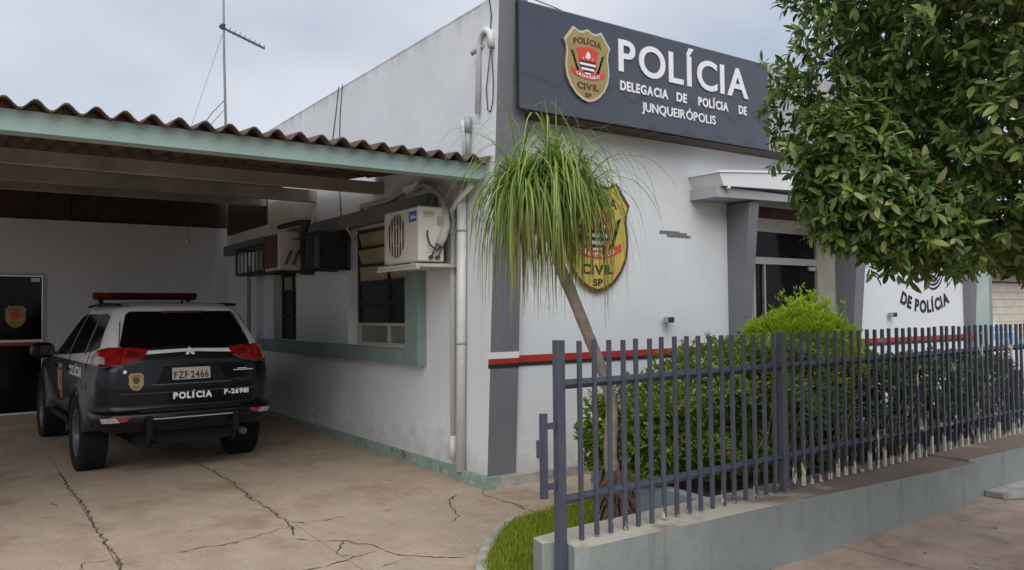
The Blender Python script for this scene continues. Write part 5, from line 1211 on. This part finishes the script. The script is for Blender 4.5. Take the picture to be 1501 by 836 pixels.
# ---------------------------------------------------------------- street tree over the pavement
K_ = 0.80; CC = CAM+K_*(np.array([2.26, -4.40, 3.52])-CAM)+RX*0.05; RR = np.array([1.85, 1.85, 1.62])*K_; TO = Vector(CC)-Vector((1.85, -4.1, 3.5))
tree = thing('street_tree', 'dense broad-leaved street tree with a clipped round crown overhanging the railing', 'tree', (float(CC[0])+.2, float(CC[1])-.2, -0.1))
tk = smooth_path([(CC[0]+.25, CC[1]-.25, -.2), (CC[0]+.26, CC[1]-.23, .8), (CC[0]+.2, CC[1]-.18, 1.6), (CC[0]+.1, CC[1]-.1, 2.2), (CC[0], CC[1], 2.9), (CC[0], CC[1], 3.7)])
MB().tube(tk, [.13-.10*i/len(tk) for i in range(len(tk))], 12).build('trunk', 'bark', tree)
for i in range(16):
    a = 2*math.pi*i/16+random.uniform(-.2, .2); z0 = random.uniform(1.7, 3.4); b = tk[min(len(tk)-1, int(len(tk)*z0/3.9))]
    e = Vector((CC[0]+1.1*math.cos(a), CC[1]+1.1*math.sin(a), CC[2]+random.uniform(-.7, .8))); mid_ = (b+e)/2+Vector((0, 0, random.uniform(-.1, .25)))
    pp = smooth_path([b, mid_, e], 5); MB().tube(pp, [.05-.038*k/len(pp) for k in range(len(pp))], 7).build('limb', 'bark', tree)
NC = 14000
u = RNG.normal(size=(NC, 3)); u /= np.linalg.norm(u, axis=1, keepdims=True)
sup = (np.abs(u)**4.6).sum(1)**(-1/4.6)                                   # clipped, boxy round crown
lump = 1+0.055*np.sin(u[:, 0]*7+1)*np.sin(u[:, 1]*6+2)+0.05*np.sin(u[:, 2]*9+u[:, 0]*5)+0.03*np.sin(u[:, 1]*15+u[:, 2]*13)
dep = np.where(RNG.random(NC) < .8, 1-0.20*RNG.random(NC)**1.5, 0.5+0.4*RNG.random(NC)); out_ = RNG.random(NC) < .05; dep = np.where(out_, 1+.06*RNG.random(NC), dep)
cc = CC+u*(sup*lump*dep)[:, None]*RR*0.98
ex = []
for (px_, py_, dd_, r_, n_) in ((1272, 292, 3.75, .25, 480), (1238, 232, 3.8, .23, 260), (1335, 335, 3.7, .22, 320)):
    e0 = CAM+(FW+RX*((px_-750.5)/1170.2)+DN*((py_-418)/1170.2))*dd_; v_ = RNG.normal(size=(n_, 3)); v_ /= np.linalg.norm(v_, axis=1, keepdims=True); ex.append((e0+v_*r_*(1-.35*RNG.random(n_)[:, None]**1.5), v_))
cc = np.concatenate([cc]+[q[0] for q in ex]); u = np.concatenate([u]+[q[1] for q in ex]); NC = len(cc)
low = cc[:, 2] < 1.93; cc[low, 2] = 1.93+RNG.random(low.sum())*.15-0.09*(RNG.random(low.sum()) < .25)
hang = []
for (px_, py_, dd_) in ((1290, 395, 4.7), (1305, 385, 4.6), (1318, 405, 4.6), (1335, 398, 4.5), (1350, 412, 4.6), (1362, 400, 4.5), (1385, 410, 4.6), (1400, 402, 4.5), (1420, 398, 4.6), (1372, 418, 4.55), (1440, 395, 4.5), (1250, 385, 4.8), (1268, 375, 4.8)):
    d_ = FW+RX*((px_-750.5)/1170.2)+DN*((py_-30-418)/1170.2); hang.append(CAM+d_*dd_*K_)
hang = np.array(hang)
pos, rot, scl = [], [], []
nl = 8
D = u+RNG.normal(size=(NC, 3))*.45; D[:, 2] += .12; D /= np.linalg.norm(D, axis=1, keepdims=True)
allc = np.concatenate([cc, hang]); allD = np.concatenate([D, np.tile(np.array([[-.3, .2, -.8]]), (len(hang), 1))+RNG.normal(size=(len(hang), 3))*.3])
N2 = len(allc)
ref = RNG.normal(size=(N2, 3)); e1 = np.cross(allD, ref); e1 /= np.linalg.norm(e1, axis=1, keepdims=True); e2 = np.cross(allD, e1)
for k in range(nl):
    a = 2*np.pi*k*.382+RNG.random(N2)*.7; t = .25+.75*(k/nl); sp_ = RNG.uniform(.5, 1.25, N2)
    radial = e1*np.cos(a)[:, None]+e2*np.sin(a)[:, None]; dv = allD*RNG.uniform(.15, .9, N2)[:, None]+radial*sp_[:, None]; dv[:, 2] -= RNG.uniform(0, .55, N2)
    p = allc+allD*(k*.009)[:, None] if False else allc+allD*(k*.009)
    up = allD*.6+np.array([0, 0, .8])+RNG.normal(size=(N2, 3))*.25
    pos.append(p); rot.append(frames(dv, up)); scl.append(RNG.uniform(.040, .086, N2)*RNG.choice([.75, 1.0, 1.1], N2))
pos = np.concatenate(pos); rot = np.concatenate(rot); scl = np.concatenate(scl)
tv, tf = leaf_template(1.0, .195, .22, .14, 3); leaves(tree, 'tree_leaf', pos, rot, scl, tv, tf, 'foliage')
bl_ = MB()
for (x, y, z) in ((CC[0]-.3, CC[1]+.9, 2.0), (CC[0]-.22, CC[1]+.95, 1.97), (CC[0]-.16, CC[1]+.9, 1.95)):
    for i in range(26): 
        p = Vector((x+random.gauss(0, .03), y+random.gauss(0, .03), z+random.gauss(0, .03))); q = Vector((random.gauss(0, 1), random.gauss(0, 1), random.gauss(0, 1))).normalized()*.009; s2 = q.orthogonal().normalized()*.008
        bl_.add([p-s2, p+q, p+s2, p-q], [(0, 1, 2, 3)])
o = bl_.build('blossom', 'blossom', tree, False); o['kind'] = 'stuff'

# ---------------------------------------------------------------- hedges behind the railing
def hedge(name, label, xs0, xs1, yf, yb, topf, botf, n, matname, Ls, w=.26, front=.55, leftend=True, inner='hedge_core', nleaf=6, xmin=None):
    t = thing(name, label, 'hedge', ((xs0+xs1)/2, (yf+yb)/2, .2))
    x = RNG.uniform(xs0, xs1, n); r = RNG.random(n); tp = np.array([topf(a) for a in x]); y = np.empty(n); z = np.empty(n); dx = np.zeros(n); dy = np.zeros(n); dz = np.zeros(n)
    fr_ = r < front; tpk = (r >= front) & (r < front+.25); ed = (r >= front+.25) & (r < front+.37); inn = r >= front+.37
    h = RNG.random(n); bot = np.array([botf(a) for a in x])
    bul = np.sin(x*5.1)*.08+np.sin(x*11+h*5)*.06+np.sin(h*9+x*3)*.07
    y[fr_] = (yf+bul+RNG.random(n)*.10+.22*np.clip(h-.72, 0, 1)**1.0)[fr_]; z[fr_] = (bot+(tp-bot)*h)[fr_]; dy[fr_] = -1; dz[fr_] = .35
    y[tpk] = RNG.uniform(yf+.05, yb, n)[tpk]; z[tpk] = (tp-.03+RNG.normal(size=n)*.06)[tpk]; dz[tpk] = 1
    x[ed] = xs0+RNG.random(ed.sum())*.14+np.sin(h[ed]*8)*.05+.10*np.clip(.35-h[ed], 0, 1); y[ed] = RNG.uniform(yf, yb, ed.sum()); tpe = np.array([topf(a) for a in x[ed]]); z[ed] = .3+(tpe-.3)*h[ed]; dx[ed] = -1; dz[ed] = .4
    y[inn] = RNG.uniform(yf+.12, yb, n)[inn]; z[inn] = (bot+(tp-bot)*h*.92)[inn]; dy[inn] = -.5; dz[inn] = .6
    cc = np.stack([x, y, z], 1); D = np.stack([dx, dy, dz], 1)+RNG.normal(size=(n, 3))*.5; D[:, 2] += .35; D /= np.linalg.norm(D, axis=1, keepdims=True)
    ref = RNG.normal(size=(n, 3)); e1 = np.cross(D, ref); e1 /= np.linalg.norm(e1, axis=1, keepdims=True); e2 = np.cross(D, e1); P_, R2, S_ = [], [], []
    for k in range(nleaf):
        a = 2*np.pi*k*.382+RNG.random(n)*.8; rad = e1*np.cos(a)[:, None]+e2*np.sin(a)[:, None]; dv = D*RNG.uniform(.5, 1.2, n)[:, None]+rad*.8
        P_.append(cc+D*(k*.009)); R2.append(frames(dv, D*.7+np.array([0, 0, .6])+RNG.normal(size=(n, 3))*.3)); S_.append(RNG.uniform(Ls[0], Ls[1], n))
    tv, tf = leaf_template(1.0, w, .2, .1, 2); P_ = np.concatenate(P_); R2 = np.concatenate(R2); S_ = np.concatenate(S_)
    leaf_mesh('foliage', matname, P_, R2, S_, tv, tf, t)
    s_ = MB()
    for i in range(int((xs1-xs0)*7)):
        a = RNG.uniform(xs0+.1, xs1); b = RNG.uniform(yf+.2, yb); s_.tube([(a, b, .15), (a+RNG.normal()*.04, b+RNG.normal()*.04, .5), (a+RNG.normal()*.12, b-RNG.random()*.12, topf(a)*.85)], [.012, .009, .004], 5)
    o_ = s_.build('stems', 'bark', t); o_['kind'] = 'stuff'; return t
def interp(tab): return lambda x: float(np.interp(x, [p[0] for p in tab], [p[1] for p in tab]))
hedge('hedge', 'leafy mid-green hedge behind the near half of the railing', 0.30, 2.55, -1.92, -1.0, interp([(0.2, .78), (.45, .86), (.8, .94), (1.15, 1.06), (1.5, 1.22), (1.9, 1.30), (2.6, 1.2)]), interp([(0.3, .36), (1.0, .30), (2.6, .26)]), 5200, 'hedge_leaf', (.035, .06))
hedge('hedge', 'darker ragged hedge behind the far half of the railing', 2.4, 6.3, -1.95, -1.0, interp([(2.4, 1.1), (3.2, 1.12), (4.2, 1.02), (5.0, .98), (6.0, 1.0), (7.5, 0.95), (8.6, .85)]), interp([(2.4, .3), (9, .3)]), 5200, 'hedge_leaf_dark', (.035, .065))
sprig = thing('hedge_sprigs', 'loose leafy sprigs poking through the far railing bars', 'shrub', (2.5, -2.4, .35))
n = 420; xr_ = np.concatenate([RNG.uniform(1.2, 2.2, 150), RNG.uniform(2.2, 5.6, 270)]); yy_ = -2.60+0.035*(xr_+1.18)+RNG.uniform(.03, .45, n); hh_ = RNG.random(n)**1.3; cc = np.stack([xr_, yy_, .34+.62*hh_], 1)
P_, R2, S_ = [], [], []
for k in range(6):
    dv = RNG.normal(size=(n, 3))*.7+np.array([-.1, -.3, .5]); P_.append(cc+RNG.normal(size=(n, 3))*.02); R2.append(frames(dv, np.array([0, -.3, 1])+RNG.normal(size=(n, 3))*.4)); S_.append(RNG.uniform(.03, .06, n))
tv, tf = leaf_template(1.0, .24, .2, .1, 2); leaf_mesh('foliage', 'hedge_leaf_dark', np.concatenate(P_), np.concatenate(R2), np.concatenate(S_), tv, tf, sprig)
s_ = MB()
for i in range(60): 
    a = RNG.uniform(1.2, 5.6); b = -2.6+.035*(a+1.18)+RNG.uniform(.06, .4); s_.tube([(a, b, .22), (a+RNG.normal()*.05, b, .5), (a+RNG.normal()*.1, b-.05, .5+.4*RNG.random())], [.006, .005, .002], 4)
o_ = s_.build('stems', 'bark', sprig); o_['kind'] = 'stuff'

tp_ = thing('clipped_bush', 'bright yellow-green clipped conifer bush rising above the railing before the door', 'bush', (2.95, -1.3, .2))
n = 6500; u = RNG.normal(size=(n, 3)); u /= np.linalg.norm(u, axis=1, keepdims=True); u[:, 2] = np.where(u[:, 2] < -.55, -u[:, 2], u[:, 2]); TC = np.array([2.86, -1.36, 1.03]); TR = np.array([.66, .58, .58])
lump = 1+.08*np.sin(u[:, 0]*8+1)*np.sin(u[:, 2]*7)+.05*np.sin(u[:, 1]*13+u[:, 0]*11)+.04*np.sin(u[:, 2]*17+u[:, 0]*9)
cc = TC+u*(lump*(1-.15*RNG.random(n)**2))[:, None]*TR
peak = (RNG.random(n) < .10); cc[peak] = np.array([3.06, -1.34, 1.58])+RNG.normal(size=(peak.sum(), 3))*np.array([.13, .12, .10])
P_, R2, S_ = [], [], []
for k in range(5):
    dv = u+RNG.normal(size=(n, 3))*.5+np.array([0, 0, .55]); P_.append(cc+RNG.normal(size=(n, 3))*.012); R2.append(frames(dv, RNG.normal(size=(n, 3)))); S_.append(RNG.uniform(.03, .075, n))
tv, tf = leaf_template(1.0, .12, .2, .1, 1); leaf_mesh('foliage', 'topiary_leaf', np.concatenate(P_), np.concatenate(R2), np.concatenate(S_), tv, tf, tp_)
MB().tube([(2.98, -1.32, .1), (2.98, -1.32, 1.2)], [.05, .02], 8).build('trunk', 'bark', tp_)
for i in range(9):
    a = i*.7; MB().tube([(2.98, -1.32, .5+.05*i), (2.98+.4*math.cos(a), -1.32+.35*math.sin(a), .95+.05*i)], [.018, .006], 5).build('limb', 'bark', tp_)
# fallen leaves on the pavement
for i in range(30):
    x = random.uniform(.5, 5.5); y = random.uniform(-4.6, -3.05)
    tv, tf = leaf_template(random.uniform(.04, .08), .012, .3, .2, 1); mb = MB(); a = random.uniform(0, 6.28); ca, sa = math.cos(a), math.sin(a)
    mb.add([(x+p[0]*ca-p[1]*sa, y+p[0]*sa+p[1]*ca, zw(x)+.012+p[2]*.5) for p in tv], [tuple(int(k) for k in q) for q in tf]); o = mb.build('fallen_leaf', 'palm_leaf_old' if i % 2 else 'frame_cream', None, False)
    tag(o, 'small dry leaf fallen on the pavement below the street tree', 'leaf', 'dry leaves scattered over the pavement')
